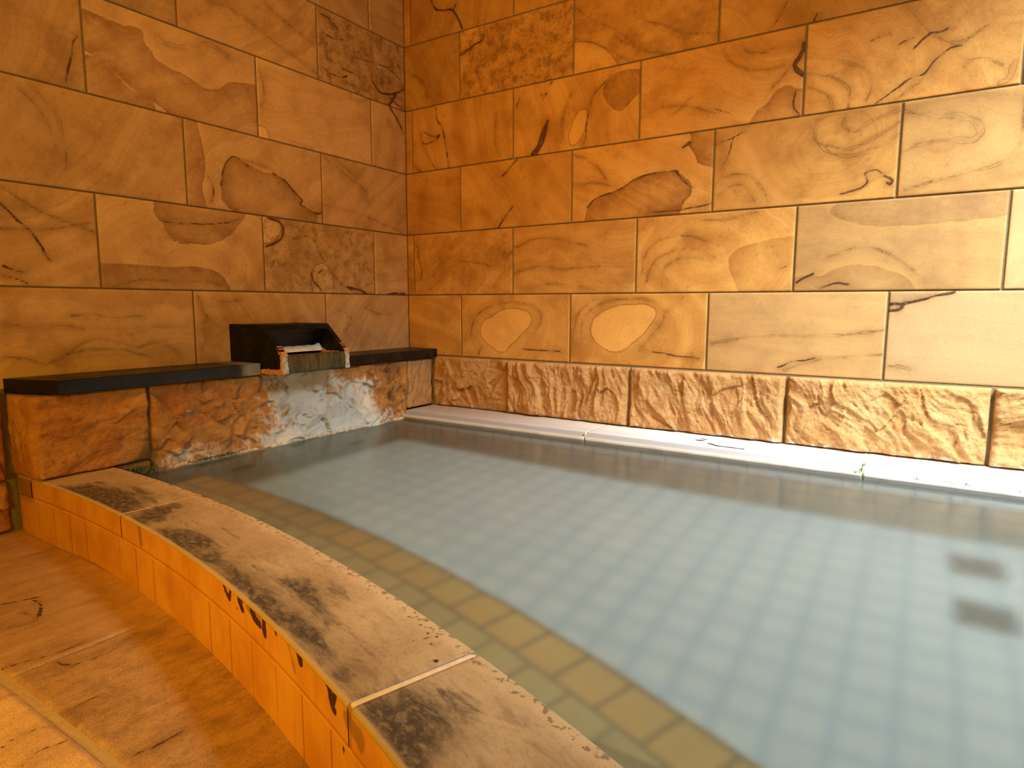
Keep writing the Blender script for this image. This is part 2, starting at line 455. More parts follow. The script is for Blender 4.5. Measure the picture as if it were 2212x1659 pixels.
def pool_tile(name, base, var, grt, axes, pitch, off, soft=0.006):
    """square mosaic tile with grout; axes = the two position axes it runs along, or the 'tu','tv' fields"""
    t = NT(name); p = t.pos(); s = t.sep(p)
    uv = [s[a] if isinstance(a, int) else t.attr(a) for a in axes]
    m = None; cells = []
    for q, o in zip(uv, off):
        w = t.math('DIVIDE', t.sub(q, o), pitch)
        fr = t.math('ABSOLUTE', t.sub(t.math('FRACT', t.add(w, 100.0)), 0.5))      # 0.5 at a joint
        k = t.step(fr, 0.5 - (0.004 + soft) / pitch, 0.5 - 0.002 / pitch)
        m = k if m is None else t.math('MAXIMUM', m, k)
        cells.append(t.math('FLOOR', w))
    wn = t.node('ShaderNodeTexWhiteNoise', noise_dimensions='3D'); t.put(wn.inputs[0], t.xyz(cells[0], cells[1], 0.5))
    col = t.mix(wn.outputs[0], base, var)
    col = t.mix(m, col, grt)
    cl = t.noise(p, 5, 4)
    col = t.mix(t.step(cl, 0.4, 0.75, 0, 0.25), col, scaled(grt, 1.0))
    return t.out(t.principled(col, 0.5, t.bump(t.mul(m, -1.0), 0.4, 0.003), 0.4))
POOL_FLOOR = pool_tile('pale_pool_floor_tile', (0.95, 0.99, 0.97), (0.88, 0.94, 0.93), (0.60, 0.72, 0.79), (0, 1), 0.0968, (1.366, -0.235), 0.012)
POOL_WALL = pool_tile('pool_wall_tile_long', (0.32, 0.215, 0.115), (0.27, 0.18, 0.095), (0.13, 0.11, 0.085), (0, 2), 0.0968, (1.366, -0.34))
POOL_WALL_END = pool_tile('pool_wall_tile_end', (0.20, 0.19, 0.11), (0.17, 0.16, 0.09), (0.09, 0.09, 0.06), (1, 2), 0.0968, (-0.235, -0.34))
BENCH_TILE = pool_tile('olive_bench_tile', (0.84, 0.57, 0.21), (0.75, 0.50, 0.18), (0.40, 0.27, 0.10), ('tu', 'tv'), 0.1, (0.05, 0.0), 0.003)
BENCH_EDGE = pool_tile('tan_bench_edging', (0.92, 0.50, 0.14), (0.84, 0.45, 0.12), (0.36, 0.21, 0.08), ('tu', 'tv'), 0.1, (0.0, 0.0), 0.003)

def water_material():
    """cloudy hot-spring water: ruffled refracting surface with a mineral milkiness"""
    t = NT('cloudy_spring_water'); p = t.pos()
    n = t.noise(p, 7, 3, 0.5)
    nrm = t.bump(n, 0.05, 0.02)
    rf = t.node('ShaderNodeBsdfRefraction'); rf.inputs['Roughness'].default_value = 0.25; rf.inputs['IOR'].default_value = 1.33
    rf.inputs['Color'].default_value = (0.86, 0.98, 1.0, 1); t.put(rf.inputs['Normal'], nrm)
    df = t.node('ShaderNodeBsdfDiffuse'); df.inputs['Color'].default_value = (0.35, 0.40, 0.35, 1)
    gl = t.node('ShaderNodeBsdfGlossy'); gl.inputs['Roughness'].default_value = 0.16; t.put(gl.inputs['Normal'], nrm)
    fr = t.node('ShaderNodeFresnel'); fr.inputs['IOR'].default_value = 1.33
    m1 = t.node('ShaderNodeMixShader'); m1.inputs[0].default_value = 0.11
    t.t.links.new(rf.outputs[0], m1.inputs[1]); t.t.links.new(df.outputs[0], m1.inputs[2])
    m2 = t.node('ShaderNodeMixShader'); t.put(m2.inputs[0], fr.outputs[0])
    t.t.links.new(m1.outputs[0], m2.inputs[1]); t.t.links.new(gl.outputs[0], m2.inputs[2])
    return t.out(m2.outputs[0])
WATER = water_material()

def plain(name, c1, c2, scale, rough=0.6, bump=0.3, spec=0.4, stretch=None):
    t = NT(name); p = t.pos()
    if stretch:
        s = t.sep(p); p = t.xyz(*[t.mul(s[i], stretch[i]) for i in range(3)])
    n = t.noise(p, scale, 5, 0.65)
    return t.out(t.principled(t.mix(t.step(n, 0.35, 0.68), c1, c2), rough, t.bump(n, bump, 0.004), spec))
LIP_WET = plain('mossy_wet_lip', (0.10, 0.075, 0.018), (0.022, 0.018, 0.008), 60, 0.3, 0.4, 0.5, (1, 1, 0.15))
CRUST = plain('salmon_mineral_crust', (0.62, 0.30, 0.13), (0.44, 0.18, 0.065), 70, 0.7, 0.5)
LIME = plain('pale_lime_crust', (0.62, 0.56, 0.46), (0.30, 0.26, 0.20), 80, 0.7, 0.5)
FOAM = plain('white_water_foam', (0.92, 0.90, 0.86), (0.60, 0.57, 0.52), 60, 0.4, 0.4, 0.5, (1, 0.3, 1))
DRAIN = plain('dark_drain_grating', (0.004, 0.005, 0.006), (0.008, 0.01, 0.011), 60, 0.5, 0.2)
MOSS = plain('damp_green_moss', (0.09, 0.14, 0.03), (0.16, 0.17, 0.06), 120, 0.8, 0.4)
WEED = plain('fresh_green_weed', (0.10, 0.34, 0.06), (0.18, 0.45, 0.10), 120, 0.6, 0.2)
LIME_RIM = plain('waterline_lime', (0.66, 0.55, 0.38), (0.40, 0.32, 0.21), 60, 0.8, 0.5)
LW=[('v',4,[1467,1065,1480,1031,1491,978,1509,918]),
('d',0,[1443,1150,1421,1150,1378,1140,1333,1139,1297,1151,1265,1142,1269,1123,1255,1101,1223,1066,1179,1054,1139,1051,1085,1031,1050,1018,1005,1034,965,1068,918,1081,885,1087,848,1104,844,908,975,900,1121,906,1220,920,1276,933,1328,963,1382,1005,1409,1026,1446,1025]),
('d',0,[1447,1011,1409,1020,1383,1000,1345,964,1329,948,1276,933,1236,919,1250,903,1448,904]),
('s',14,[1218,1140,1181,1128,1134,1137,1077,1165,1011,1183,967,1164]),
('s',8,[927,1330,832,1310,705,1268,545,1220]),
('s',8,[1024,1333,911,1336,792,1289,659,1260]),
('s',6,[785,1409,682,1369,550,1332]),
('v',5,[514,1473,463,1468,422,1444]),
('v',4,[507,1400,456,1394,369,1411]),
('v',4,[524,1257,431,1237,375,1261]),
('v',8,[224,1288,176,1242,113,1251,46,1277,12,1304]),
('v',8,[114,1198,67,1258]),
('v',6,[100,1236,21,1208]),
('v',4,[260,1286,352,1284,407,1284]),
('v',4,[349,1349,233,1369,109,1373,31,1343]),
('v',9,[108,1191,63,1158,14,1093]),
('s',10,[81,994,76,932]),
('s',6,[831,1186,813,1121,808,1052,827,1019]),
('l',0,[836,952,811,942,797,925,787,904,839,903]),
('s',6,[740,927,667,913,579,907]),
('s',5,[355,1194,356,1166,299,1170,239,1200]),
('s',5,[1584,871,1539,817,1524,738,1526,654]),
('s',5,[1631,863,1587,827,1553,759,1547,706]),
('d',0,[1139,886,1107,896,1088,862,1080,824,1072,773,1071,733,1088,683,1087,643,1059,613,1142,609]),
('v',3,[1064,720,1041,670,1055,627]),
('d',0,[1021,625,1014,688,1002,758,968,806,941,804,894,785,836,766,783,771,730,754,695,722,639,684,664,669,601,649,561,638,593,607,827,607]),
('v',5,[1014,688,1002,758,968,806,941,803,894,783]),
('v',6,[783,771,730,754,695,722,639,684,669,668,601,649,561,638,539,653]),
('s',5,[957,804,876,798,774,784]),
('s',5,[519,884,424,845,324,803,277,776]),
('s',4,[477,892,391,859,335,826]),
('s',5,[528,683,375,677,195,646,10,605]),
('v',6,[1702,535,1677,506,1638,467,1613,425,1589,382]),
('v',5,[1707,359,1676,344,1653,340]),
('v',3,[1717,337,1682,322,1651,307]),
('s',6,[1698,580,1633,538,1562,508,1461,479]),
('s',5,[1707,465,1590,469,1456,509]),
('d',0,[1261,590,1272,567,1257,543,1236,526,1234,501,1209,477,1161,471,1083,464,1037,482,981,511,955,549,921,581,887,596,1068,592]),
('v',3,[1235,533,1178,532,1100,542,1010,550,929,580]),
('v',3,[1243,510,1235,488,1203,471,1148,466]),
('d',0,[1449,376,1349,383,1249,377,1153,388,1073,382,1021,357,969,308,1227,306,1448,306]),
('s',5,[1414,307,1340,334,1258,331,1156,331,1083,337,1008,311]),
('l',0,[832,591,793,588,758,562,769,531,807,490,836,506]),
('l',0,[559,437,508,406,488,357,512,306,596,305,614,353,602,402]),
('v',9,[819,593,766,588,744,564,756,517,797,494,833,480]),
('v',3,[704,521,645,542,586,532,568,477,508,398,444,342,388,317]),
('v',9,[411,330,341,320,294,306]),
('v',8,[613,385,604,353,564,318]),
('v',5,[572,387,550,404]),
('v',7,[148,304,87,310,25,308]),
('s',4,[1623,68,1567,95,1526,125,1478,142,1430,133,1381,111,1343,102,1301,121,1253,111,1205,73]),
('s',4,[1612,73,1527,106,1456,108,1382,97,1305,65]),
('s',4,[1719,192,1656,185,1577,188,1510,175]),
('s',4,[1392,145,1339,160,1284,175,1228,167,1169,173]),
('s',4,[1737,94,1678,93,1623,68]),
('s',4,[1547,213,1490,219,1425,205,1335,211]),
('s',6,[1128,281,1120,230,1090,200,1124,157,1103,126,1120,90]),
('s',5,[1070,275,1022,260,954,268]),
('s',6,[519,201,448,228,377,181,428,136]),
('s',5,[325,246,194,197,80,216])]
RW=[('v',7,[177,1677,196,1633,243,1612,303,1608,335,1561,360,1507]),
('v',4,[309,1606,322,1622]),
('s',6,[15,1388,87,1343,129,1315,141,1241]),
('s',7,[267,1420,240,1345,212,1290,224,1237]),
('l',0,[347,1491,476,1503,479,1443,410,1418,346,1399]),
('v',6,[346,1394,410,1415,423,1431,473,1430,485,1461]),
('l',0,[942,1340,1009,1317,1089,1271,1176,1207,1031,1214,944,1220]),
('v',3,[942,1340,1009,1319,1089,1272,1181,1206]),
('s',5,[1126,1305,1203,1256,1268,1222,1357,1200]),
('s',6,[1237,1347,1310,1314,1398,1263,1515,1237]),
('s',5,[945,1456,1027,1386,1126,1339,1203,1264]),
('v',5,[196,1191,202,1129,236,1093,249,1040,262,977,272,899]),
('v',4,[96,1082,124,1088,180,1055,222,1059,208,1046,137,1024,109,1038,96,1082]),
('v',9,[201,1055,216,1061]),
('v',3,[109,1038,150,959,192,902]),
('v',4,[52,939,106,899]),
('s',5,[546,1116,536,982,558,930]),
('l',0,[917,968,942,1027,968,1059,1006,1053,997,992,965,925,923,917]),
('v',4,[1110,1173,1062,1130,1023,1103,1009,1043,1000,992,995,939,986,905]),
('v',14,[738,906,769,942,789,986,815,1033]),
('v',8,[758,906,792,948,813,1019]),
('v',3,[653,1118,671,1153]),
('v',4,[779,1144,812,1156,788,1131]),
('v',5,[822,1182,833,1193]),
('d',0,[1221,1118,1210,1071,1167,1027,1143,1022,1109,1041,1088,1070,1063,1122,1115,1172,1214,1179]),
('v',3,[1076,941,1098,941]),
('v',3,[1140,947,1150,944]),
('s',6,[878,1028,885,972,880,936]),
('s',6,[930,1127,899,1079,884,1027]),
('v',3,[1365,979,1408,997,1417,1018,1441,1028]),
('s',5,[1239,982,1320,1011,1425,1003,1531,954]),
('s',4,[1306,1153,1350,1153,1403,1119,1453,1133]),
('v',14,[1822,1142,1817,1107,1791,1076,1799,1060,1821,1037]),
('s',4,[1780,1070,1760,1045,1725,1014]),
('d',0,[1627,903,1668,940,1705,957,1733,998,1776,1016,1802,989,1825,989,1829,904]),
('v',5,[1802,989,1794,943,1817,906]),
('v',3,[1525,971,1557,958,1582,946]),
('s',6,[1611,1186,1628,1153,1682,1134,1726,1144]),
('s',6,[1548,1176,1582,1116,1669,1077,1758,1082]),
('v',5,[576,830,619,860,657,894]),
('v',5,[558,604,595,651,643,697]),
('d',0,[981,603,1011,658,1041,692,1102,704,1170,724,1217,754,1273,762,1327,773,1390,762,1443,723,1453,689,1446,665,1420,646,1377,612,1314,617,1240,600]),
('v',5,[1011,658,1041,692,1102,704,1170,724,1217,754,1273,762,1327,773,1394,763]),
('v',4,[1277,619,1404,614,1523,632]),
('v',12,[1413,850,1434,863]),
('v',6,[1390,760,1417,725,1453,697]),
('d',0,[1411,895,1446,874,1432,851,1457,820,1471,785,1501,770,1528,763,1523,892]),
('s',7,[934,884,1007,853,1059,815,1090,768]),
('s',6,[936,756,1040,755,1140,732]),
('s',7,[2123,876,2043,861,1993,818,1952,846,1963,883]),
('s',8,[1871,820,1872,864,1908,903]),
('s',8,[1871,820,1916,763,1998,746,2080,771,2128,800]),
('s',6,[1893,803,1943,775,2009,773,2119,839]),
('v',3,[1530,843,1586,859,1640,875]),
('v',3,[1594,858,1584,796,1558,759]),
('s',6,[1536,697,1591,732,1655,725,1703,681,1729,624]),
('s',5,[1554,655,1593,692,1649,686,1683,628]),
('v',5,[1958,627,2018,636,2042,662,2027,689,2066,695,2079,683]),
('v',6,[2086,672,2112,659,2107,641,2094,651]),
('s',16,[2244,837,2295,829,2328,804,2335,774,2318,753,2283,761]),
('s',8,[2117,870,2197,847,2296,822]),
('s',8,[2131,744,2191,764,2277,765]),
('s',5,[2430,865,2440,731,2395,672,2268,653,2146,624]),
('d',0,[1821,505,1736,486,1635,463,1600,432,1598,391,1624,341,1666,308,1827,306]),
('v',2.5,[1779,382,1804,389]),
('s',6,[1465,580,1566,565,1692,588,1738,600]),
('s',5,[1256,375,1272,471,1336,512,1425,524,1512,494]),
('s',5,[1276,348,1302,426,1382,466,1470,471,1548,434]),
('s',5,[1342,329,1349,399,1419,439,1498,428]),
('d',0,[1913,582,1970,537,2065,510,2190,509,2422,520,2420,591,2123,598]),
('d',0,[1841,306,1837,329,1875,360,1912,351,1966,380,2006,390,2072,384,2138,360,2190,330,2204,302]),
('v',6,[1837,331,1890,363]),
('v',5,[1914,313,1969,327,2003,323]),
('s',6,[1936,419,2003,446,2082,442,2154,396,2226,330]),
('l',0,[448,121,468,174,520,196,571,228,669,238,729,218,741,178,682,116,633,74,596,31,545,39,468,90]),
('v',5,[694,50,777,49,897,47]),
('v',3,[439,14,461,52]),
('s',5,[395,109,416,195,507,248,632,269,764,248,799,189,730,97]),
('l',0,[1031,135,1041,183,1082,221,1152,249,1231,257,1298,250,1326,232,1318,196,1282,151,1235,104,1187,65,1137,54,1075,80]),
('v',5,[1313,64,1378,55,1442,49,1499,49]),
('s',6,[989,105,993,192,1050,249,1152,277,1249,281,1335,263,1364,214,1329,152,1255,68]),
('s',6,[946,104,966,220,1050,277]),
('s',7,[1328,178,1381,241,1433,284]),
('v',5,[1789,28,1826,46,1870,56,1913,66]),
('s',6,[1552,105,1729,144,1952,143,2118,170]),
('s',5,[1812,21,1956,72,2117,87]),
('d',0,[2123,292,2306,293,2254,283,2207,266,2170,255,2165,237,2127,233]),
('v',8,[2167,257,2207,266,2254,283,2303,293]),
('v',7,[2127,236,2156,235,2167,251,2145,258,2127,255]),
('s',7,[2139,51,2184,53,2197,40]),
('v',4,[63,548,72,481,97,425,81,370]),
('s',5,[337,461,469,446,570,412]),
('s',6,[595,512,583,452,632,490]),
('s',5,[644,395,762,426,898,403,1047,417,1227,402]),
('s',5,[644,510,773,552,918,525,1004,502]),
('s',4,[693,309,809,347,942,340,1049,315]),
('v',3,[1761,1292,1742,1253,1704,1204]),
('v',6,[1847,1204,1856,1227]),
('v',4,[2144,1058,2163,1077,2185,1092]),
('v',5,[2180,1093,2215,1089,2231,1098]),
('v',3,[2021,1103,2052,1114,2082,1117]),
('v',3,[2103,1076,2121,1086,2145,1087]),
('v',4,[2046,902,2100,941,2141,968,2176,975,2203,1009,2235,1035,2269,1041]),
('s',8,[2097,901,2137,935,2183,960,2215,1000]),
('s',6,[2137,1162,2173,1101,2216,1065,2263,1043,2336,1090]),
('s',7,[1837,994,1891,970,1920,929,1915,894]),
('s',7,[1836,1089,1933,1062,2020,1018,2036,966,2020,920]),
('s',6,[1839,1038,1915,1016,1971,964,1968,907]),
('s',12,[2408,969,2399,952,2396,921,2371,913]),
('s',6,[2275,956,2283,993,2327,994,2372,963])]
COP=[('d',0,[247,-1747,280,-1710,302,-1662,376,-1624,494,-1620,604,-1636,650,-1682,689,-1770,553,-1780,392,-1776]),
('d',0,[695,-1778,665,-1706,668,-1652,707,-1618,759,-1673,785,-1741,795,-1791]),
('d',0,[803,-1786,815,-1736,871,-1699,991,-1696,1039,-1758,1147,-1757,1290,-1780,1440,-1821,1533,-1869,1595,-1907,1562,-1915,1501,-1905,1365,-1870,1235,-1834,1101,-1814,956,-1798]),
('d',0,[1567,-1912,1578,-1884,1614,-1878,1623,-1908,1601,-1929]),
('d',0,[1270,-1765,1335,-1734,1413,-1760,1420,-1796,1354,-1799]),
('d',0,[1658,-1962,1673,-1927,1693,-1881,1737,-1867,1797,-1887,1829,-1920,1822,-1962,1844,-2011,1816,-2029,1738,-1999]),
('v',7,[1685,-1816,1689,-1817]),
('v',5,[1636,-1747,1636,-1742]),
('v',5,[1628,-1765,1632,-1766]),
('v',5,[1636,-1779,1637,-1774]),
('v',4,[1599,-1750,1603,-1751]),
('v',3,[1627,-1790,1626,-1786]),
('v',3,[1653,-1786,1653,-1782]),
('v',4,[1647,-1768,1648,-1765]),
('v',3,[1564,-1739,1568,-1739]),
('v',3,[1666,-1774,1668,-1774]),
('v',4,[1943,-1863,1944,-1860]),
('v',3,[1925,-1856,1927,-1854]),
('v',5,[670,-1549,690,-1550]),
('v',5,[763,-1563,772,-1561]),
('v',4,[1014,-1560,1032,-1563]),
('v',4,[1216,-1611,1228,-1603]),
('v',4,[1383,-1659,1379,-1639]),
('v',6,[301,-1640,311,-1627])]
FLO=[('v',4,[541,-1956,551,-1934,556,-1911,570,-1889]),
('v',6,[576,-1902,606,-1905,633,-1910,670,-1930]),
('s',6,[664,-1996,692,-1964,693,-1943,664,-1934,616,-1944]),
('v',2.5,[909,-1990,929,-1985,945,-1972,953,-1945,949,-1908,913,-1852]),
('v',3,[845,-2056,858,-2019,874,-1974,873,-1934,878,-1913]),
('v',4,[909,-1990,943,-1986,948,-1970]),
('v',2.5,[1083,-2055,1085,-2020,1088,-1992,1088,-1973]),
('v',3,[1285,-2056,1290,-2029,1297,-1993,1297,-1963]),
('v',3,[1174,-2139,1157,-2113,1164,-2094,1169,-2069]),
('v',3,[1107,-2142,1092,-2112,1100,-2088,1120,-2068]),
('d',0,[451,-1926,465,-1891,473,-1842,522,-1809,609,-1823,651,-1868,638,-1907,666,-1933,608,-1942,564,-1963]),
('d',0,[962,-1961,975,-1920,1012,-1901,1024,-1931,1010,-1971,984,-1973]),
('d',0,[1031,-2118,1046,-2096,1081,-2081,1095,-2095,1087,-2119,1092,-2138]),
('v',4,[953,-2092,952,-2076,956,-2064])]
FACE=[('v',4,[1198,-250,1207,-266,1225,-272]),
('v',5,[1232,-251,1227,-271]),
('v',7,[1264,-246,1272,-262,1283,-273]),
('v',3,[1277,-252,1297,-253]),
('v',9,[1326,-260,1338,-270,1357,-272]),
('v',7,[1374,-256,1377,-278]),
('v',3,[1416,-252,1423,-258]),
('s',6,[1466,-254,1478,-268,1490,-289]),
('v',8,[1504,-256,1510,-265]),
('v',8,[1609,-264,1612,-274,1620,-280]),
('v',5,[1624,-255,1618,-271]),
('v',4,[1169,-241,1195,-242]),
('v',3,[1134,-242,1138,-244]),
('v',4,[1597,-255,1601,-254]),
('s',9,[757,-259,761,-296]),
('s',16,[1317,-252,1347,-258]),
('s',14,[1662,-272,1687,-279]),
('v',3,[1256,-278,1260,-280]),
('v',3,[1640,-317,1643,-325])]

# ------------------------------------------------------------------ setting: tiled sandstone walls
HT = 0.3                                     # course height
OFF_R, W_R, OFF_L, W_L = 0.0416, 0.5951, 0.2324, 0.6089
GAP = 0.0032
Z_COP, Z_WATER, Z_FLOOR, Z_BENCH, Z_POOL = -0.25, -0.29, -0.42, -0.50, -0.73

def tile_seed(w, k, n): return np.random.RandomState((hash((w == 'L', k, n)) & 0xffff) + 11)
# per tile: tone, band angle (deg), band warp, mottling, paleness, swirl centre (u, v, stretch)
SPEC = {
    ('L', 0, 4): dict(a=88, warp=.07, tone=1.0), ('L', 0, 2): dict(mot=.12, tone=1.0), ('L', 0, 0): dict(mot=.12, tone=1.03),
    ('L', 1, 5): dict(a=65, tone=.97), ('L', 1, 3): dict(ell=(1.13, .38, .55), tone=1.02), ('L', 1, 1): dict(mot=.75, tone=.98), ('L', 1, -1): dict(tone=1.1, a=85),
    ('L', 2, 4): dict(a=35, tone=.90), ('L', 2, 2): dict(a=60, tone=1.0), ('L', 2, 0): dict(a=50, tone=1.0, f=1.6),
    ('L', 3, 5): dict(a=20, tone=.86), ('L', 3, 3): dict(a=55, tone=.98, pale=.18), ('L', 3, 1): dict(a=80, tone=1.1, pale=.2), ('L', 3, -1): dict(tone=1.04, a=20),
    ('L', 4, 4): dict(tone=.85, mot=.3), ('L', 4, 2): dict(a=52, f=1.8, tone=.98), ('L', 4, 0): dict(mot=1.0, tone=.92), ('L', 5, 1): dict(tone=.92), ('L', 5, -1): dict(tone=.97),
    ('R', 0, 0): dict(tone=.95, a=70), ('R', 0, 2): dict(ell=(.58, .13, .8), tone=.96), ('R', 0, 4): dict(ell=(1.22, .13, .8), tone=1.0),
    ('R', 0, 6): dict(pale=.42, a=85, tone=.80), ('R', 0, 8): dict(pale=.75, a=80, tone=.70, pw=.4),
    ('R', 1, -1): dict(tone=.88), ('R', 1, 1): dict(mot=.45, tone=.93), ('R', 1, 3): dict(a=85, warp=.07, tone=.93), ('R', 1, 5): dict(ell=(1.53, .43, .7), f=1.3, pw=.35), ('R', 1, 7): dict(pale=.28, a=82, warp=.06, tone=.72, pw=.30), ('R', 1, 9): dict(pale=.6, tone=.8),
    ('R', 2, 0): dict(tone=.86, a=80), ('R', 2, 2): dict(tone=.92, a=40, mot=.12), ('R', 2, 4): dict(tone=1.03, a=60, pw=.8), ('R', 2, 6): dict(ell=(1.93, .80, .6), f=1.2, warp=.08), ('R', 2, 8): dict(ell=(2.25, .75, .5), pale=.15, f=1.1, tone=.80),
    ('R', 3, -1): dict(tone=.85), ('R', 3, 1): dict(tone=.92, a=12, mot=.08), ('R', 3, 3): dict(tone=.97, a=18, f=1.4), ('R', 3, 5): dict(tone=1.07, a=70, warp=.09), ('R', 3, 7): dict(tone=1.16, a=50, warp=.14), ('R', 3, 9): dict(mot=.2),
    ('R', 4, 0): dict(tone=.78, a=30, mot=.2), ('R', 4, 2): dict(mot=1.0, tone=.92), ('R', 4, 4): dict(mot=.38, tone=.9, a=110, warp=.1), ('R', 4, 6): dict(tone=.9, a=40), ('R', 4, 8): dict(tone=.98, a=60),
    ('R', 5, 1): dict(tone=.85, mot=.1), ('R', 5, 3): dict(tone=.9),
}

def build_wall(name, w, feats, umax, top):
    off, W, sg = (OFF_R, W_R, 1) if w == 'R' else (OFF_L, W_L, -1)
    mb = MB()
    def world(u, z, d):                      # d = distance in front of the wall face
        u = np.asarray(u, float)
        return np.stack([u, -d + 0 * u, z + 0 * u], -1) if w == 'R' else np.stack([d + 0 * u, -u, z + 0 * u], -1)
    cent = [np.array(f[2], float).reshape(-1, 2).mean(0) / 1000 for f in feats]
    for k in range(top):
        joints = [off + (n - 1) * W / 2 for n in range(-1, 14) if (n % 2) == (k % 2)]
        ns = [n for n in range(-1, 14) if (n % 2) == (k % 2)]
        for j in range(len(joints) - 1):
            u0, u1, n = max(joints[j], 0.0), min(joints[j + 1], umax), ns[j]
            if u1 <= 0.005 or u0 >= umax: continue
            sp = SPEC.get((w, k, n), {})
            rs = tile_seed(w, k, n)
            a0, a1 = u0 + (GAP if u0 > 0 else 0), u1 - GAP
            z0, z1 = k * HT + GAP * 0.7, (k + 1) * HT - GAP * 0.7
            nu, nv = max(3, int((a1 - a0) / 0.0055)), int((z1 - z0) / 0.0055)
            us = np.concatenate([[a0, a0 + .0008], np.linspace(a0 + .003, a1 - .003, nu), [a1 - .0008, a1]])
            vs = np.concatenate([[z0, z0 + .0008], np.linspace(z0 + .003, z1 - .003, nv), [z1 - .0008, z1]])
            U, Z = np.meshgrid(us, vs, indexing='ij')
            e = np.minimum(np.minimum(U - a0, a1 - U), np.minimum(Z - z0, z1 - Z))
            lift = rs.uniform(-.0006, .0006)
            D = np.where(e < 1e-6, -0.006, np.where(e < .001, -0.0010, 0.0)) + lift
            P2 = np.stack([U.ravel(), Z.ravel()], 1)
            mine = [f for f, c in zip(feats, cent) if u0 - .02 <= c[0] <= u1 + .02 and k * HT - .01 <= c[1] <= (k + 1) * HT + .01]
            F = features(P2, mine, ((u0, u1), (k * HT, (k + 1) * HT)))
            o1, o2, o3 = rs.uniform(0, 20, 3)
            P3 = np.stack([P2[:, 0] + o1, P2[:, 1] + o2, np.full(len(P2), o3)], 1)
            warp = sp.get('warp', 0.05)
            wv = fbm(P3 * 2.6, 3) * warp * 1.6 + fbm(P3 * 8, 3) * warp * 0.30
            if 'ell' in sp:
                cu, cv, st = sp['ell']
                ba = np.hypot((P2[:, 0] - cu) * st, P2[:, 1] - cv) + wv * 0.7
            else:
                an = math.radians(sp.get('a', rs.uniform(20, 160)))
                ba = P2[:, 0] * math.cos(an) + P2[:, 1] * math.sin(an) + wv
            one = np.ones(len(P2))
            at = dict(F, band=ba * sp.get('f', 1.0), mot=one * sp.get('mot', 0.0), tone=one * sp.get('tone', rs.uniform(.92, 1.04)) * (1.06 if w == 'L' else 1.0),
                      pale=one * sp.get('pale', 0.0), pw=one * sp.get('pw', 0.62), tu=P3[:, 0], tv=P3[:, 1], tr=P3[:, 2])
            mb.grid(world(U, Z, D), at, 0, flip=(w == 'L'))
    bk = np.array([[world(0, 0, -.0045), world(0, top * HT, -.0045)], [world(umax, 0, -.0045), world(umax, top * HT, -.0045)]])
    mb.grid(bk, {}, 1, flip=(w == 'L'), smooth_=False)
    # body of the wall behind the facing, down to the foundations
    lo = Z_POOL - 0.05
    if w == 'R': mb.box(-0.15, umax, 0.0046, 0.15, lo, top * HT, 1)
    else: mb.box(-0.15, -0.0046, -umax, 0.0, lo, top * HT, 1)
    return mb.build(name, [WALL_STONE if w == 'R' else WALL_STONE_LEFT, GROUT])

wall_r = tag(build_wall('wall_right', 'R', RW, 3.0, 7), 'long right wall of banded sandstone tiles in running bond, lit by daylight', 'wall', 'structure')
wall_l = tag(build_wall('wall_left', 'L', LW, 3.0, 7), 'left wall of brown veined sandstone tiles above the black shelf', 'wall', 'structure')

# ------------------------------------------------------------------ split-faced stones
def rock_face(u0, u1, z0, z1, seed, depth=0.028, style='facet', ang=0.0, res=0.004, edge=0.022):
    """grid of (u, z, protrusion) for a rough split stone"""
    rs = np.random.RandomState(seed)
    us = np.linspace(u0, u1, max(6, int((u1 - u0) / res))); zs = np.linspace(z0, z1, max(6, int((z1 - z0) / res)))
    U, Z = np.meshgrid(us, zs, indexing='ij')
    o = rs.uniform(0, 50, 3)
    Q = np.stack([U + o[0], Z + o[1], 0 * U + o[2]], -1)
    wq = np.stack([perlin(Q * 7), perlin(Q * 7 + 31), 0 * U], -1) * 0.05
    ca, sa = math.cos(ang), math.sin(ang)
    R = np.stack([(U + wq[..., 0]) * ca + (Z + wq[..., 1]) * sa + o[0], -(U + wq[..., 0]) * sa + (Z + wq[..., 1]) * ca + o[1], 0 * U + o[2]], -1)
    # facets: nearest cells, each with its own tilted plane
    n = max(8, int((u1 - u0) * (z1 - z0) * 260)); 
    cu, cz = rs.uniform(u0, u1, n), rs.uniform(z0, z1, n)
    st = (1.0, 0.42) if style == 'chisel' else (1.0, 1.0)
    du = (U + wq[..., 0])[..., None] - cu; dz = (Z + wq[..., 1])[..., None] - cz
    dd = np.hypot((du * ca + dz * sa) * st[0], (-du * sa + dz * ca) * st[1])
    near = dd.argmin(-1)
    tu, tz, th = rs.normal(0, .22, n), rs.normal(0, .22, n) , rs.uniform(-.6, .6, n)
    take = lambda A: np.take_along_axis(A, near[..., None], -1)[..., 0]
    facet = th[near] * 0.35 * depth + take(du) * tu[near] + take(dz) * tz[near]
    facet = np.clip(facet, -depth * .6, depth * .6)
    if style == 'chisel':
        s = R * np.array([1.0, 0.22, 1.0])
        h = fbm(s * 13, 4, .55, True) * depth * .55 + facet * .35
    else:
        h = facet * .8 + fbm(R * np.array([1, 1.7, 1]) * 9, 4, .55, True) * depth * .32
    h = h + fbm(Q * 3.2, 2) * depth * .5 + fbm(Q * 36, 4) * depth * .17 + fbm(Q * 110, 2) * depth * .05
    e = np.minimum(np.minimum(U - u0, u1 - U), np.minimum(Z - z0, z1 - Z) * 1.3)
    e = e + fbm(Q * 18, 3) * 0.006
    rim = np.sqrt(np.clip(1 - (1 - np.clip(e / edge, 0, 1)) ** 2, 0, 1))
    H = depth * .55 * rim + h * rim
    H = np.where((U == u0) | (U == u1) | (Z == z0) | (Z == z1), -0.02, H)
    return U, Z, H

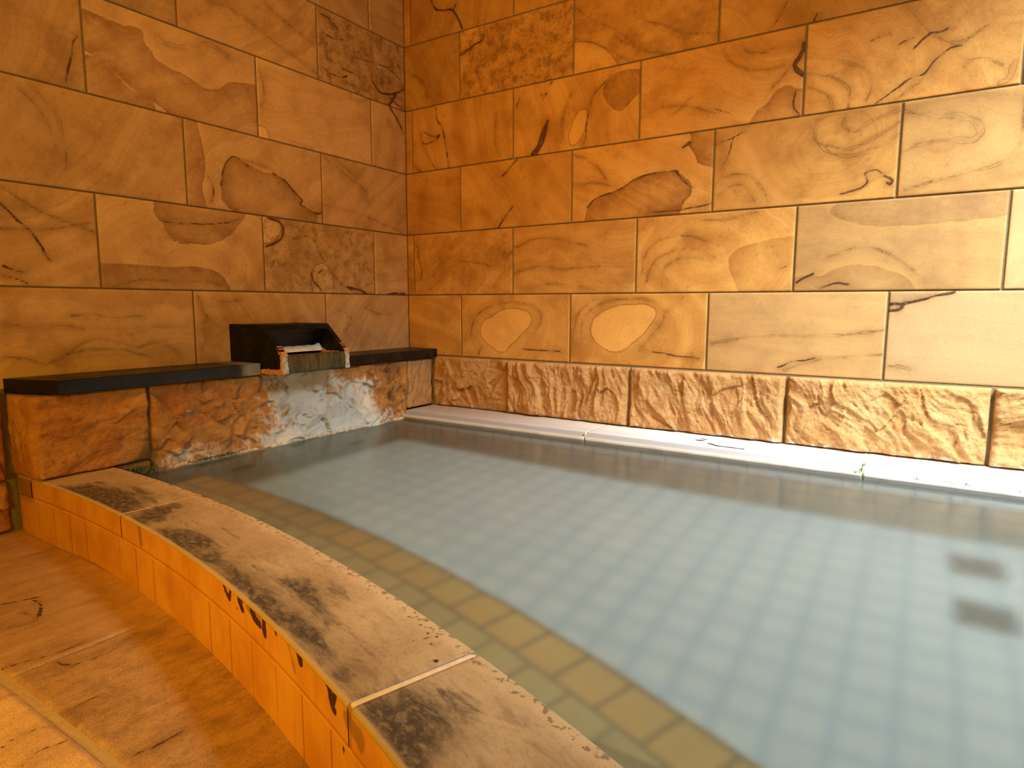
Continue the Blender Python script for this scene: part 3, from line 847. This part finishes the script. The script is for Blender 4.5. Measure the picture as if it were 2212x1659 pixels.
def stone(name, parent, mat, w, base, u0, u1, z0, z1, seed, fields=None, **kw):
    """one split-faced stone; w = 'R' (on the right wall), 'L' (faces +x) or 'E' (end return, faces -y)"""
    g = 0.003
    U, Z, H = rock_face(u0 + g, u1 - g, z0 + g * .5, z1 - g * .5, seed, **kw)
    if w == 'R': P = np.stack([U, -(base + H), Z], -1)
    elif w == 'L': P = np.stack([base + H, -U, Z], -1)
    else: P = np.stack([U, -(base + H), Z], -1)
    mb = MB(); at = {}
    if fields: at = {k: x for k, x in fields(U, Z, H).items()}
    mb.grid(P, at, 0, flip=(w == 'L'))
    return mb.build(name, mat, parent)

JR = [0.1665, 0.619, 1.2250, 1.8280, 2.4250, 3.0]
def low_lime(U, Z, H):
    return dict(mineral=smooth(-.20, -.25, Z) * .42 + smooth(1.2, 2.6, U) * .06, wet=smooth(-.19, -.24, Z) * .40)
for i, (stl, ang, dep, sd) in enumerate([('facet', .5, .024, 3), ('chisel', .12, .038, 21), ('chisel', .30, .036, 61), ('chisel', .72, .038, 14), ('chisel', 1.45, .032, 33)]):
    stone('split_faced_stone', wall_r, ROCK_OCHRE, 'R', 0.004, JR[i], JR[i + 1], -0.25, 0.0, sd, low_lime, style=stl, ang=ang, depth=dep, res=.0035)
jm = MB(); jm.box(0.15, 3.0, -0.003, 0.004, -0.26, 0.001); jm.build('joint_mortar', GROUT, wall_r)

# plinth below the black shelf
plinth = thing('stone_plinth', 'low russet split-stone plinth carrying the black shelf, limescale streaks under the spout', 'plinth')
PX = 0.152
def spout_lime(U, Z, H):
    n = fbm(np.stack([U * 7, Z * 3, 0 * U + 4], -1), 3)
    m = 0.78 * np.exp(-((U - .80 - .18 * (Z + .15)) / .22) ** 2) + .46 * np.exp(-((U - .50) / .16) ** 2) * smooth(-.02, -.10, Z)
    m = m + .36 * smooth(-.19, -.27, Z) + .30 * np.exp(-((U - 1.28) / .10) ** 2) * smooth(-.07, -.12, Z) + .24 * n
    m = np.where(U > 1.0, m * .9, m)
    wet = .55 * np.exp(-((U - .30) / .11) ** 2) * smooth(-.24, -.17, Z) + .38 * np.exp(-((U - 1.15) / .16) ** 2) * smooth(-.17, -.23, Z) + .3 * np.exp(-((U - .97) / .05) ** 2) * smooth(-.12, -.02, Z)
    alg = .7 * smooth(1.33, 1.40, U) * smooth(-.08, -.24, Z)
    return dict(mineral=m, wet=wet, alg=alg)
def end_lime(U, Z, H): return dict(mineral=.25 * smooth(-.17, -.24, Z), wet=.12 + 0 * U, alg=.75 * np.exp(-((U - 1.425) / .03) ** 2) * smooth(-.05, -.2, Z) + .55 * smooth(-.20, -.25, Z) * smooth(1.55, 1.45, U))
def corner_lime(U, Z, H): return dict(mineral=.22 * smooth(-.16, -.25, Z), wet=.35 * smooth(-.19, -.24, Z))
stone('corner_stone', plinth, ROCK_OCHRE, 'L', PX, 0.004, 0.197, -0.25, -0.008, 5, corner_lime, depth=.014, style='chisel', ang=.1)
stone('limescaled_stone', plinth, ROCK_RED, 'L', PX - .002, 0.197, 1.411, -0.32, -0.008, 17, spout_lime, depth=.022, edge=.011)
stone('russet_stone', plinth, ROCK_RED, 'L', PX, 1.411, 1.730, -0.25, -0.008, 29, end_lime, depth=.022, style='chisel', ang=1.4, edge=.011)
stone('waterline_stone', plinth, ROCK_RED, 'L', PX, 1.411, 1.520, -0.32, -0.2495, 71, lambda U, Z, H: dict(alg=.8 + 0 * U, wet=.3 + 0 * U), depth=.016)
stone('end_stone', plinth, ROCK_RED, 'E', 1.728, 0.004, 0.166, -0.25, -0.008, 41, None, depth=.012, style='chisel', ang=0.0)
pm = MB(); pm.box(0.0, 0.146, -1.722, -0.0001, -0.25, -0.0095); pm.build('core', GROUT, plinth)
rim = MB()
us = np.linspace(.20, 1.50, 300); ph = np.linspace(0, math.pi, 7)
rr = 0.006 + 0.006 * np.clip(fbm(np.stack([us * 14, 0 * us, 0 * us], -1), 3) + .4, 0, 1.3)
UU, PH = np.meshgrid(us, ph, indexing='ij')
rim.grid(np.stack([.160 + .012 * np.sin(PH) * (rr / .009)[:, None], -UU, -.287 + .9 * rr[:, None] * np.cos(PH)], -1), flip=True)
rim.build('waterline_crust', LIME_RIM, plinth)

# rough stones of the left wall beyond the plinth
for i, (a, b, z0, z1) in enumerate([(1.744, 2.3, -.265, -.002), (1.744, 2.05, -.42, -.265), (2.05, 2.6, -.42, -.265), (2.3, 2.9, -.265, -.002)]):
    stone('rough_base_stone', wall_l, ROCK_RED, 'L', 0.0, a, b, z0, z1, 50 + i, lambda U, Z, H: dict(wet=.22 + 0 * U), depth=.024)

# ------------------------------------------------------------------ black shelf slabs
def shelf(name, label, y0, y1, dust):
    mb = MB()
    ys = np.linspace(y0, y1, max(4, int(abs(y1 - y0) / .02)))
    prof = [(0.001, -.0075), (.185, -.0075), (.1862, -.006), (.1862, .033), (.1845, .0345), (.001, .0345)]
    Y, K = np.meshgrid(ys, np.arange(len(prof)), indexing='ij')
    PA = np.array(prof)
    wob = fbm(np.stack([Y * 6, K * 0.0, 0 * Y], -1), 3) * .0015
    skew = (1 - PA[K, 0] / .186) * -.068 * smooth(-1.3, -1.668, Y)
    P = np.stack([PA[K, 0] + np.where(PA[K, 0] > .1, wob, 0), Y + skew, PA[K, 1]], -1)
    at = dict(mineral=dust(Y) * np.where(PA[K, 0] > .1, 1, .6))
    ids = mb.grid(P, at, 0, smooth_=False, wrap=True)
    mb.face(ids[0][:-1]); mb.face(ids[-1][:-1][::-1])
    return tag(mb.build(name, BLACK, None, 0.0015, fix=True), label, 'shelf')
shelf('stone_shelf', 'long black stone shelf on the plinth, left of the water spout', -1.668, -1.013, lambda Y: .75 * smooth(-1.16, -1.04, Y))
shelf('stone_shelf', 'short black stone shelf on the plinth between spout and right wall', -0.697, -0.001, lambda Y: .42 * smooth(-.60, -.70, Y) + .4 * np.exp(-((Y + .035) / .012) ** 2))

# ------------------------------------------------------------------ water spout
YA, YB, TH = -1.0112, -0.6985, 0.020
spout = thing('water_spout', 'black stone box spout with slanted sides pouring into the pool', 'spout')
side = [(0.001, .036), (.1875, .036), (.1875, 0.0), (.309, 0.0), (.309, .072), (.194, .176), (0.001, .176)]
for y in (YA, YB - TH):
    m = MB(); m.prism(side, 1, y, y + TH); m.build('side_panel', BLACK_MATT, spout, .001, fix=True)
m = MB(); m.prism([(0.001, .156), (.2125, .156), (.196, .1745), (0.001, .1745)], 1, YA + TH, YB - TH); m.build('top_panel', BLACK_MATT, spout, .001, fix=True)
m = MB(); m.box(.150, .164, YA + TH, YB - TH, .149, .156); m.box(.146, .160, YA + TH, YB - TH, .078, .149)
m.build('back_panel', BLACK, spout, .0008)
m = MB(); m.box(.1585, .1600, YA + TH + .02, YB - TH - .004, .1478, .1492); tag(m.build('groove_edge', LIME, spout), 'pale line along the back panel')
m = MB(); m.prism([(.001, .040), (.1875, .040), (.1875, .002), (.304, .002), (.304, .055), (.001, .055)], 1, YA + TH, YB - TH); m.build('trough', BLACK, spout, fix=True)
# wet lip across the front
mb = MB(); ys = np.linspace(YA + TH, YB - TH, 90); pr = [(.296, .002), (.3095, .001), (.3115, .006), (.312, .030), (.311, .060), (.3075, .0675), (.296, .068), (.262, .0655)]
Y, K = np.meshgrid(ys, np.arange(len(pr)), indexing='ij'); PA = np.array(pr)
P = np.stack([PA[K, 0] + fbm(np.stack([Y * 60, PA[K, 1] * 9, 0 * Y], -1), 3) * .0025, Y, PA[K, 1]], -1)
mb.grid(P); tag(mb.build('overflow_lip', LIP_WET, spout, fix=True), 'mossy wet lip')
# pale deposits on the front ends of both sides
def crust(name, outline, axis, a, b, mat, seed, amp=.002, label=None):
    bm = bmesh.new()
    n = 46; O = np.array(outline, float)
    seg = np.linspace(0, len(O), n, endpoint=False); pts = []
    rs = np.random.RandomState(seed)
    for s in seg:
        i = int(s); q = O[i] * (1 - (s - i)) + O[(i + 1) % len(O)] * (s - i)
        pts.append(q + rs.normal(0, amp, 2))
    m = MB(); m.prism(pts, axis, a, b, 0)
    return tag(m.build(name, mat, spout, .0012, fix=True), label)
crust('mineral_crust', [(.186, -.002), (.311, -.002), (.311, .072), (.300, .066), (.300, .018), (.262, .014), (.215, .016), (.188, .012)], 1, YA - .0025, YA + .004, CRUST, 1, .0012, 'salmon crust on the near side')
for y0 in (YA, YB - TH): 
    crust('lime_streak', [(y0 + .001, .002), (y0 + TH + .004, .001), (y0 + TH + .002, .05), (y0 + TH, .070), (y0 + .002, .071)], 0, .3085, .3125, LIME, 2 + int(y0 * 10) % 7, .0012, 'pale lime streak')
for y0 in (YA - .001, YB - TH): 
    crust('corner_crust', [(.278, .099), (.290, .091), (.3125, .071), (.3125, .064), (.300, .066), (.288, .078)], 1, y0 + .0006, y0 + TH + .004, CRUST, 5, .0022, 'salmon crust at the slant foot')
crust('trough_crust', [(.165, .055), (.285, .055), (.275, .066), (.22, .068), (.175, .074)], 1, YB - TH - .006, YB - TH + .001, CRUST, 9, .0018, 'salmon crust inside')

# water inside the spout
mb = MB(); ys = np.linspace(YA + TH + .001, YB - TH - .001, 120); ts = np.linspace(0, 1, 16)
Y, T = np.meshgrid(ys, ts, indexing='ij')
h = .0895 - .022 * T ** 1.3 + .004 * fbm(np.stack([Y * 34, T * 2, 0 * Y], -1), 4) * (1 - T) + .007 * np.exp(-((Y - (YB - TH)) / .02) ** 2) * (1 - T)
mb.grid(np.stack([.161 + .024 * T, Y, h], -1)); mb.build('x', FOAM)
foam = bpy.data.objects['x']; foam.name = 'spout_foam'
tag(foam, 'white foaming water welling up inside the black spout', 'water', 'stuff')
mb = MB(); mb.grid(np.array([[(.2, YA + TH + .001, .0615), (.2, YB - TH - .001, .0615)], [(.262, YA + TH + .001, .0655), (.262, YB - TH - .001, .0655)]]), smooth_=False)

# ------------------------------------------------------------------ pool curb, bench and basin
CX, CY, RI, RO = 0.22, -6.32, 4.7985, 4.5984
def arc(R, th): return CX + R * np.sin(th), CY + R * np.cos(th)
def sweep(mb, prof, ths, attr_fn=None, mats=None, wrap=True, cap=True, flip=False):
    PR = np.array(prof)
    T, K = np.meshgrid(ths, np.arange(len(PR)), indexing='ij')
    R, Z = PR[K, 0], PR[K, 1]
    x, y = arc(R, T)
    at = attr_fn(x, y, Z, R, T) if attr_fn else {}
    ids = mb.grid(np.stack([x, y, Z], -1), at, 0, wrap=wrap, flip=flip)
    if cap:
        e0 = ids[0][:-1] if wrap else ids[0]; e1 = ids[-1][:-1] if wrap else ids[-1]
        mb.face(e0 if not flip else e0[::-1]); mb.face(e1[::-1] if not flip else e1)
    return ids
curb = thing('pool_curb', 'curved stone curb with stained tan coping and orange tiled face', 'curb')
Z_JOINT = -0.310
def cop_attr(x, y, Z, R, T):
    P2 = np.stack([x.ravel(), y.ravel()], 1)
    F = features(P2, COP)
    F['soft'] = np.full(len(P2), FAR)
    return dict(F, edge=(RI - R).ravel(), tu=(T * RO).ravel(), tv=(R - RO).ravel(), tr=Z.ravel() * 0)
def face_attr(x, y, Z, R, T):
    P2 = np.stack([x.ravel(), Z.ravel()], 1)
    F = features(P2, [(k_, w_ * 1.9, q_) for k_, w_, q_ in FACE])
    s = (T * RO).ravel()
    low = (Z.ravel() < Z_JOINT - .001)
    jl = np.where(low, np.abs(((s - .406 + 50.05) % .1) - .05), 1.0)
    return dict(vein=F['vein'], soft=F['soft'], jl=jl, tu=s, tv=Z.ravel(), tr=0 * s, mot=.62 * smooth(.115, .095, x).ravel() * smooth(-.335, -.300, Z).ravel())
joints = [(-.0450, -.0275), (-.0262, .0928), (.0942, .3178), (.3203, .5440), (.5455, .66)]
labels = ['dark stained stub at the plinth', 'end slab with a mottled black stain', 'long slab blackened along its outer edge', 'near slab with a dark grainy corner', None]
top_prof = [(RO + .0002, -.2560), (RO + .0015, -.2525), (RO + .004, -.2507)] + [(r, -.25) for r in np.linspace(RO + .007, RI - .007, 34)] + [(RI - .004, -.2508), (RI - .0012, -.2530), (RI, -.2570), (RI, Z_JOINT + .0012), (RO + .02, Z_JOINT + .0012)]
face_prof = [(RO + .0202, Z_JOINT + .0010)] + [(RO, z) for z in np.linspace(Z_JOINT + .0012, -.2562, 10)]
for (t0, t1), lb in zip(joints, labels):
    n = max(6, int((t1 - t0) * RO / .0055)); ths = np.linspace(t0, t1, n)
    mb = MB(); sweep(mb, top_prof, ths, cop_attr)
    s = tag(mb.build('coping_slab', COPING, curb, fix=True), lb)
    mb = MB(); sweep(mb, face_prof, ths, face_attr, wrap=False, cap=False, flip=True)
    mb.build('orange_lamplit_front_edge', CURB_FACE, s)  # same stone as the top, the low lamp's orange light put into its colour
ths = np.linspace(-.0450, .66, 560)
mb = MB(); sweep(mb, [(RO + .0004, Z_FLOOR - .03)] + [(RO + .0004, z) for z in np.linspace(Z_FLOOR, Z_JOINT, 18)] + [(RI - .002, Z_JOINT), (RI - .002, Z_POOL)], ths, face_attr)
tag(mb.build('tiled_face', CURB_FACE, curb, fix=True), 'orange tiles below the coping')
for (a, b), wd in (((.0928, .0942), .004), ((.3178, .3203), .010)):
    mb = MB(); sweep(mb, [(RO + .0035, Z_JOINT), (RO + .0035, -.2540), (RO + .006, -.2503), (RI - .012, -.2516), (RI - .002, -.256), (RI - .002, Z_JOINT)], np.linspace(a, b, 5))
    tag(mb.build('mortar_joint', PALE_MORTAR, curb, fix=True), 'pale mortar joint')
    mb = MB(); sweep(mb, [(RO + .0010, z) for z in np.linspace(Z_JOINT, -.2535, 8)] + [(RO + .0034, -.2535), (RO + .0034, Z_JOINT)], np.linspace(a, b, 5), lambda x, y, Z, R, T: dict(face_attr(x, y, Z, R, T), jl=np.full(x.size, .0022)))
    mb.build('front_pointing', CURB_FACE, curb, fix=True)

basin = thing('pool_basin', 'sunken pool basin of pale square tiles under the cloudy water', 'pool', 'structure')
ths = np.linspace(-.012, .64, 160)
mb = MB(); xs, ys_ = arc(RI, ths); xs2 = np.clip(xs, .16, None)
mb.grid(np.stack([np.stack([xs2, ys_ - .01, 0 * xs + Z_POOL], -1), np.stack([xs2, -.22 + 0 * xs, 0 * xs + Z_POOL], -1)], 1)); mb.build('basin_floor', POOL_FLOOR, basin)
mb = MB(); mb.grid(np.array([[(.155, -.235, Z_POOL), (.155, -.235, -.305)], [(3.06, -.235, Z_POOL), (3.06, -.235, -.305)]]), smooth_=False); mb.build('long_side_wall', POOL_WALL, basin)
mb = MB(); mb.grid(np.array([[(.158, -.23, Z_POOL), (.158, -.23, -.315)], [(.158, -1.53, Z_POOL), (.158, -1.53, -.315)]]), flip=True, smooth_=False); mb.build('end_wall', POOL_WALL_END, basin)
def bench_attr(x, y, Z, R, T): return dict(tu=T * 4.9, tv=(R - RI) + (Z - Z_BENCH) * 1.0, tr=0 * R)
mb = MB(); sweep(mb, [(RI - .0019, Z_BENCH), (RI + .200, Z_BENCH)], ths, bench_attr, wrap=False, cap=False); mb.build('bench_tread', BENCH_TILE, basin)
mb = MB(); sweep(mb, [(RI + .2002, Z_BENCH), (RI + .306, Z_BENCH), (RI + .306, Z_BENCH - .10), (RI + .300, Z_BENCH - .10), (RI + .300, Z_POOL)], ths, bench_attr, wrap=False, cap=False); mb.build('bench_edging', BENCH_EDGE, basin)

def drain(name, label, group, kind, p):
    mb = MB()
    if kind == 'floor':
        x, y = p; mb.box(x - .060, x + .060, y - .060, y + .060, Z_POOL + .0005, Z_POOL + .006)
        for k in range(5): mb.box(x - .044, x + .044, y - .044 + k * .019, y - .032 + k * .019, Z_POOL + .006, Z_POOL + .010)
    else:
        y, z = p; a = np.linspace(0, 2 * math.pi, 24, endpoint=False)
        mb.prism([(y + .050 * math.cos(t), z + .030 * math.sin(t)) for t in a], 0, .1585, .163)
        for k in range(4): mb.box(.163, .167, y - .030, y + .030, z - .018 + k * .011, z - .012 + k * .011)
    return tag(mb.build(name, DRAIN, None, fix=True), label, 'drain', None, group)
drain('drain_grate', 'dark square drain grate on the pool floor, nearer the camera', 'drain grates on the pool floor', 'floor', (2.398, -.700))
drain('drain_grate', 'dark square drain grate on the pool floor, nearer the far ledge', 'drain grates on the pool floor', 'floor', (2.393, -.430))
drain('inlet_grate', 'faint dark inlet grate under water near the tan bench end', 'inlet grates in the submerged end wall', 'wall', (-1.085, -.51))
drain('inlet_grate', 'faint dark inlet grate under water below and right of the spout', 'inlet grates in the submerged end wall', 'wall', (-.53, -.57))

# ------------------------------------------------------------------ ledge along the right wall
ledge = thing('pool_ledge', 'pale limestone ledge at the waterline below the rough ochre stones', 'ledge')
LEDGE_MARKS = [('v', 15, [1556, -92, 1570, -95]), ('v', 24, [1548, -126, 1562, -122]), ('v', 15, [1603, -163, 1640, -186, 1665, -184]), ('v', 16, [1675, -184, 1725, -186]), ('v', 4, [1120, -214, 1130, -212])]
pr = [(-.0045, -.312), (-.0045, -.2503), (-.03, -.25), (-.06, -.25), (-.09, -.25), (-.12, -.25), (-.15, -.25), (-.18, -.25), (-.206, -.2504), (-.2155, -.2525), (-.2215, -.258), (-.2275, -.2645), (-.2330, -.2668), (-.2375, -.2705), (-.2385, -.280), (-.236, -.2925), (-.236, -.312)]
PA = np.array(pr)
pr2 = []
for i in range(len(PA) - 1):
    n = max(1, int(np.hypot(*(PA[i + 1] - PA[i])) / .006)) if i > 0 and i < 8 else 1
    for k in range(n): pr2.append(PA[i] + (PA[i + 1] - PA[i]) * k / n)
pr2.append(PA[-1]); PA = np.array(pr2)
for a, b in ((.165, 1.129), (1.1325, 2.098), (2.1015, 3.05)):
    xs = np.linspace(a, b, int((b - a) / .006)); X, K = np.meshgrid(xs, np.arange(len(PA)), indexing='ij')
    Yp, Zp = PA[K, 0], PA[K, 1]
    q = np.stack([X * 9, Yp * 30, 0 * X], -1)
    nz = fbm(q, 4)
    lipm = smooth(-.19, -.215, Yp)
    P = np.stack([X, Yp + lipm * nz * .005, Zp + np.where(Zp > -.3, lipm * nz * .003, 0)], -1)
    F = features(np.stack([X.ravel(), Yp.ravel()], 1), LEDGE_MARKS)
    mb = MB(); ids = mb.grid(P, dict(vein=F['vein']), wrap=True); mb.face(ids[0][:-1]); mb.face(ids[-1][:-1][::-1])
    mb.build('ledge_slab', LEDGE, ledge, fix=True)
for x in (1.129, 2.098):
    mb = MB(); mb.box(x, x + .0035, -.232, -.0045, -.31, -.2515); mb.build('mortar_joint', PALE_MORTAR, ledge)

# ------------------------------------------------------------------ water
mb = MB(); th_w = np.linspace(-.0125, .62, 90); xs, ya = arc(RI - .001, th_w); xs = np.clip(xs, .161, None)
T = np.linspace(0, 1, 24)
P = np.stack([xs[:, None] + 0 * T, ya[:, None] * (1 - T) + (-.2365) * T, Z_WATER + 0 * xs[:, None] * T], -1)
mb.grid(P)
tag(mb.build('pool_water', WATER), 'still cloudy blue-green hot spring water filling the pool', 'water', 'stuff')

# ------------------------------------------------------------------ floor outside the pool
XJ, YJ = 0.892, -2.063
mb = MB()
def flag(x0, x1, y0, y1, seed, mot, tn=1.0, pl=0.0):
    rs = np.random.RandomState(seed); g = .005
    us = np.linspace(x0 + g, x1 - g, int((x1 - x0) / .007)); vs = np.linspace(y0 + g, y1 - g, int((y1 - y0) / .007))
    us = np.concatenate([[x0 + g - .0025], us, [x1 - g + .0025]]); vs = np.concatenate([[y0 + g - .0025], vs, [y1 - g + .0025]])
    U, V = np.meshgrid(us, vs, indexing='ij')
    keep = np.hypot(U - CX, V - CY)
    V = np.where((keep > RO + .015) & (V > -2.0), np.minimum(V, CY + np.sqrt(np.maximum((RO + .015) ** 2 - (U - CX) ** 2, 0))), V)
    o = rs.uniform(0, 20, 3)
    Q = np.stack([U + o[0], V + o[1], 0 * U + o[2]], -1)
    H = fbm(Q * 5, 3) * .003 + fbm(Q * 24, 3) * .0016
    e = np.minimum(np.minimum(U - x0, x1 - U), np.minimum(V - y0, y1 - V))
    H = np.where(e < g, -.006, H)
    P2 = np.stack([U.ravel(), V.ravel()], 1); F = features(P2, FLO)
    an = math.radians(-2)
    q = P2 + 0
    wv = fbm(np.stack([q[:, 0] * 3 + o[0], q[:, 1] * 1.2 + o[1], 0 * q[:, 0]], -1), 3) * .06
    ba = P2[:, 0] * math.cos(an) + P2[:, 1] * math.sin(an) + wv
    one = np.ones(len(P2))
    mb.grid(np.stack([U, V, Z_FLOOR + H], -1), dict(F, band=ba * 1.5, mot=one * mot, tone=one * tn, pale=pl * one, tu=Q[..., 0].ravel() * 1.5, tv=Q[..., 1].ravel() * .95, tr=Q[..., 2].ravel()), 0)
flag(.0, XJ, YJ, -1.72, 1, .16, .92); flag(XJ, 1.95, YJ, -1.74, 2, .45, .88); flag(1.95, 2.6, YJ, -2.0, 5, .3)
flag(0.0, .70, YJ - .62, YJ, 3, .2, 1.2, .4); flag(.70, 1.62, YJ - .62, YJ, 4, .25, 1.2, .45); flag(1.62, 2.6, YJ - .62, YJ, 6, .25)
mb.grid(np.array([[(-.02, -3.3, Z_FLOOR - .003), (-.02, -1.70, Z_FLOOR - .003)], [(3.1, -3.3, Z_FLOOR - .003), (3.1, -1.70, Z_FLOOR - .003)]]), {}, 1, smooth_=False)
tag(mb.build('floor', [FLOOR_STONE, FLOOR_GROUT]), 'worn brown sandstone flags of the bathing floor beside the curb', 'floor', 'structure')

# ------------------------------------------------------------------ moss and weeds
def tuft(name, label, mat, spots, seed, size, n):
    rs = np.random.RandomState(seed); mb = MB()
    for (x, y, z, sx, sy) in spots:
        for k in range(n):
            px, py = x + rs.normal(0, sx), y + rs.normal(0, sy)
            L = size * rs.uniform(.5, 1.3); a = rs.uniform(0, 6.28); t = rs.uniform(.3, 1.0)
            d = np.array([math.cos(a) * t, math.sin(a) * t, 1.0]); d /= np.linalg.norm(d); s = np.array([-math.sin(a), math.cos(a), 0]) * L * .22
            b = np.array([px, py, z + rs.uniform(-.002, .003)])
            mb.poly([b - s * .4, b + d * L * .5 - s, b + d * L, b + d * L * .5 + s, b + s * .4])
    return tag(mb.build(name, mat), label, 'moss', 'stuff')
tuft('green_moss', 'dark green moss at the waterline where the curb meets the plinth', MOSS, [(.176, -1.475, -.285, .006, .035), (.178, -1.50, -.27, .006, .02)], 1, .012, 170)
tuft('green_moss', 'small bright green moss on the plinth waterline left of the limescale', MOSS, [(.176, -1.235, -.284, .004, .03), (.176, -1.16, -.284, .004, .025)], 2, .009, 110)
tuft('green_weed', 'tiny green weed growing in the ledge joint at right', WEED, [(2.098, -.228, -.268, .004, .004), (2.088, -.236, -.272, .006, .002), (2.10, -.214, -.2535, .002, .005)], 3, .009, 16)
tuft('green_weed', 'scattered green weed specks along the ledge nosing far right', WEED, [(2.245, -.2345, -.268, .006, .002), (2.325, -.2345, -.268, .007, .002), (2.37, -.2345, -.268, .004, .002), (2.49, -.2345, -.268, .007, .002)], 4, .006, 9)
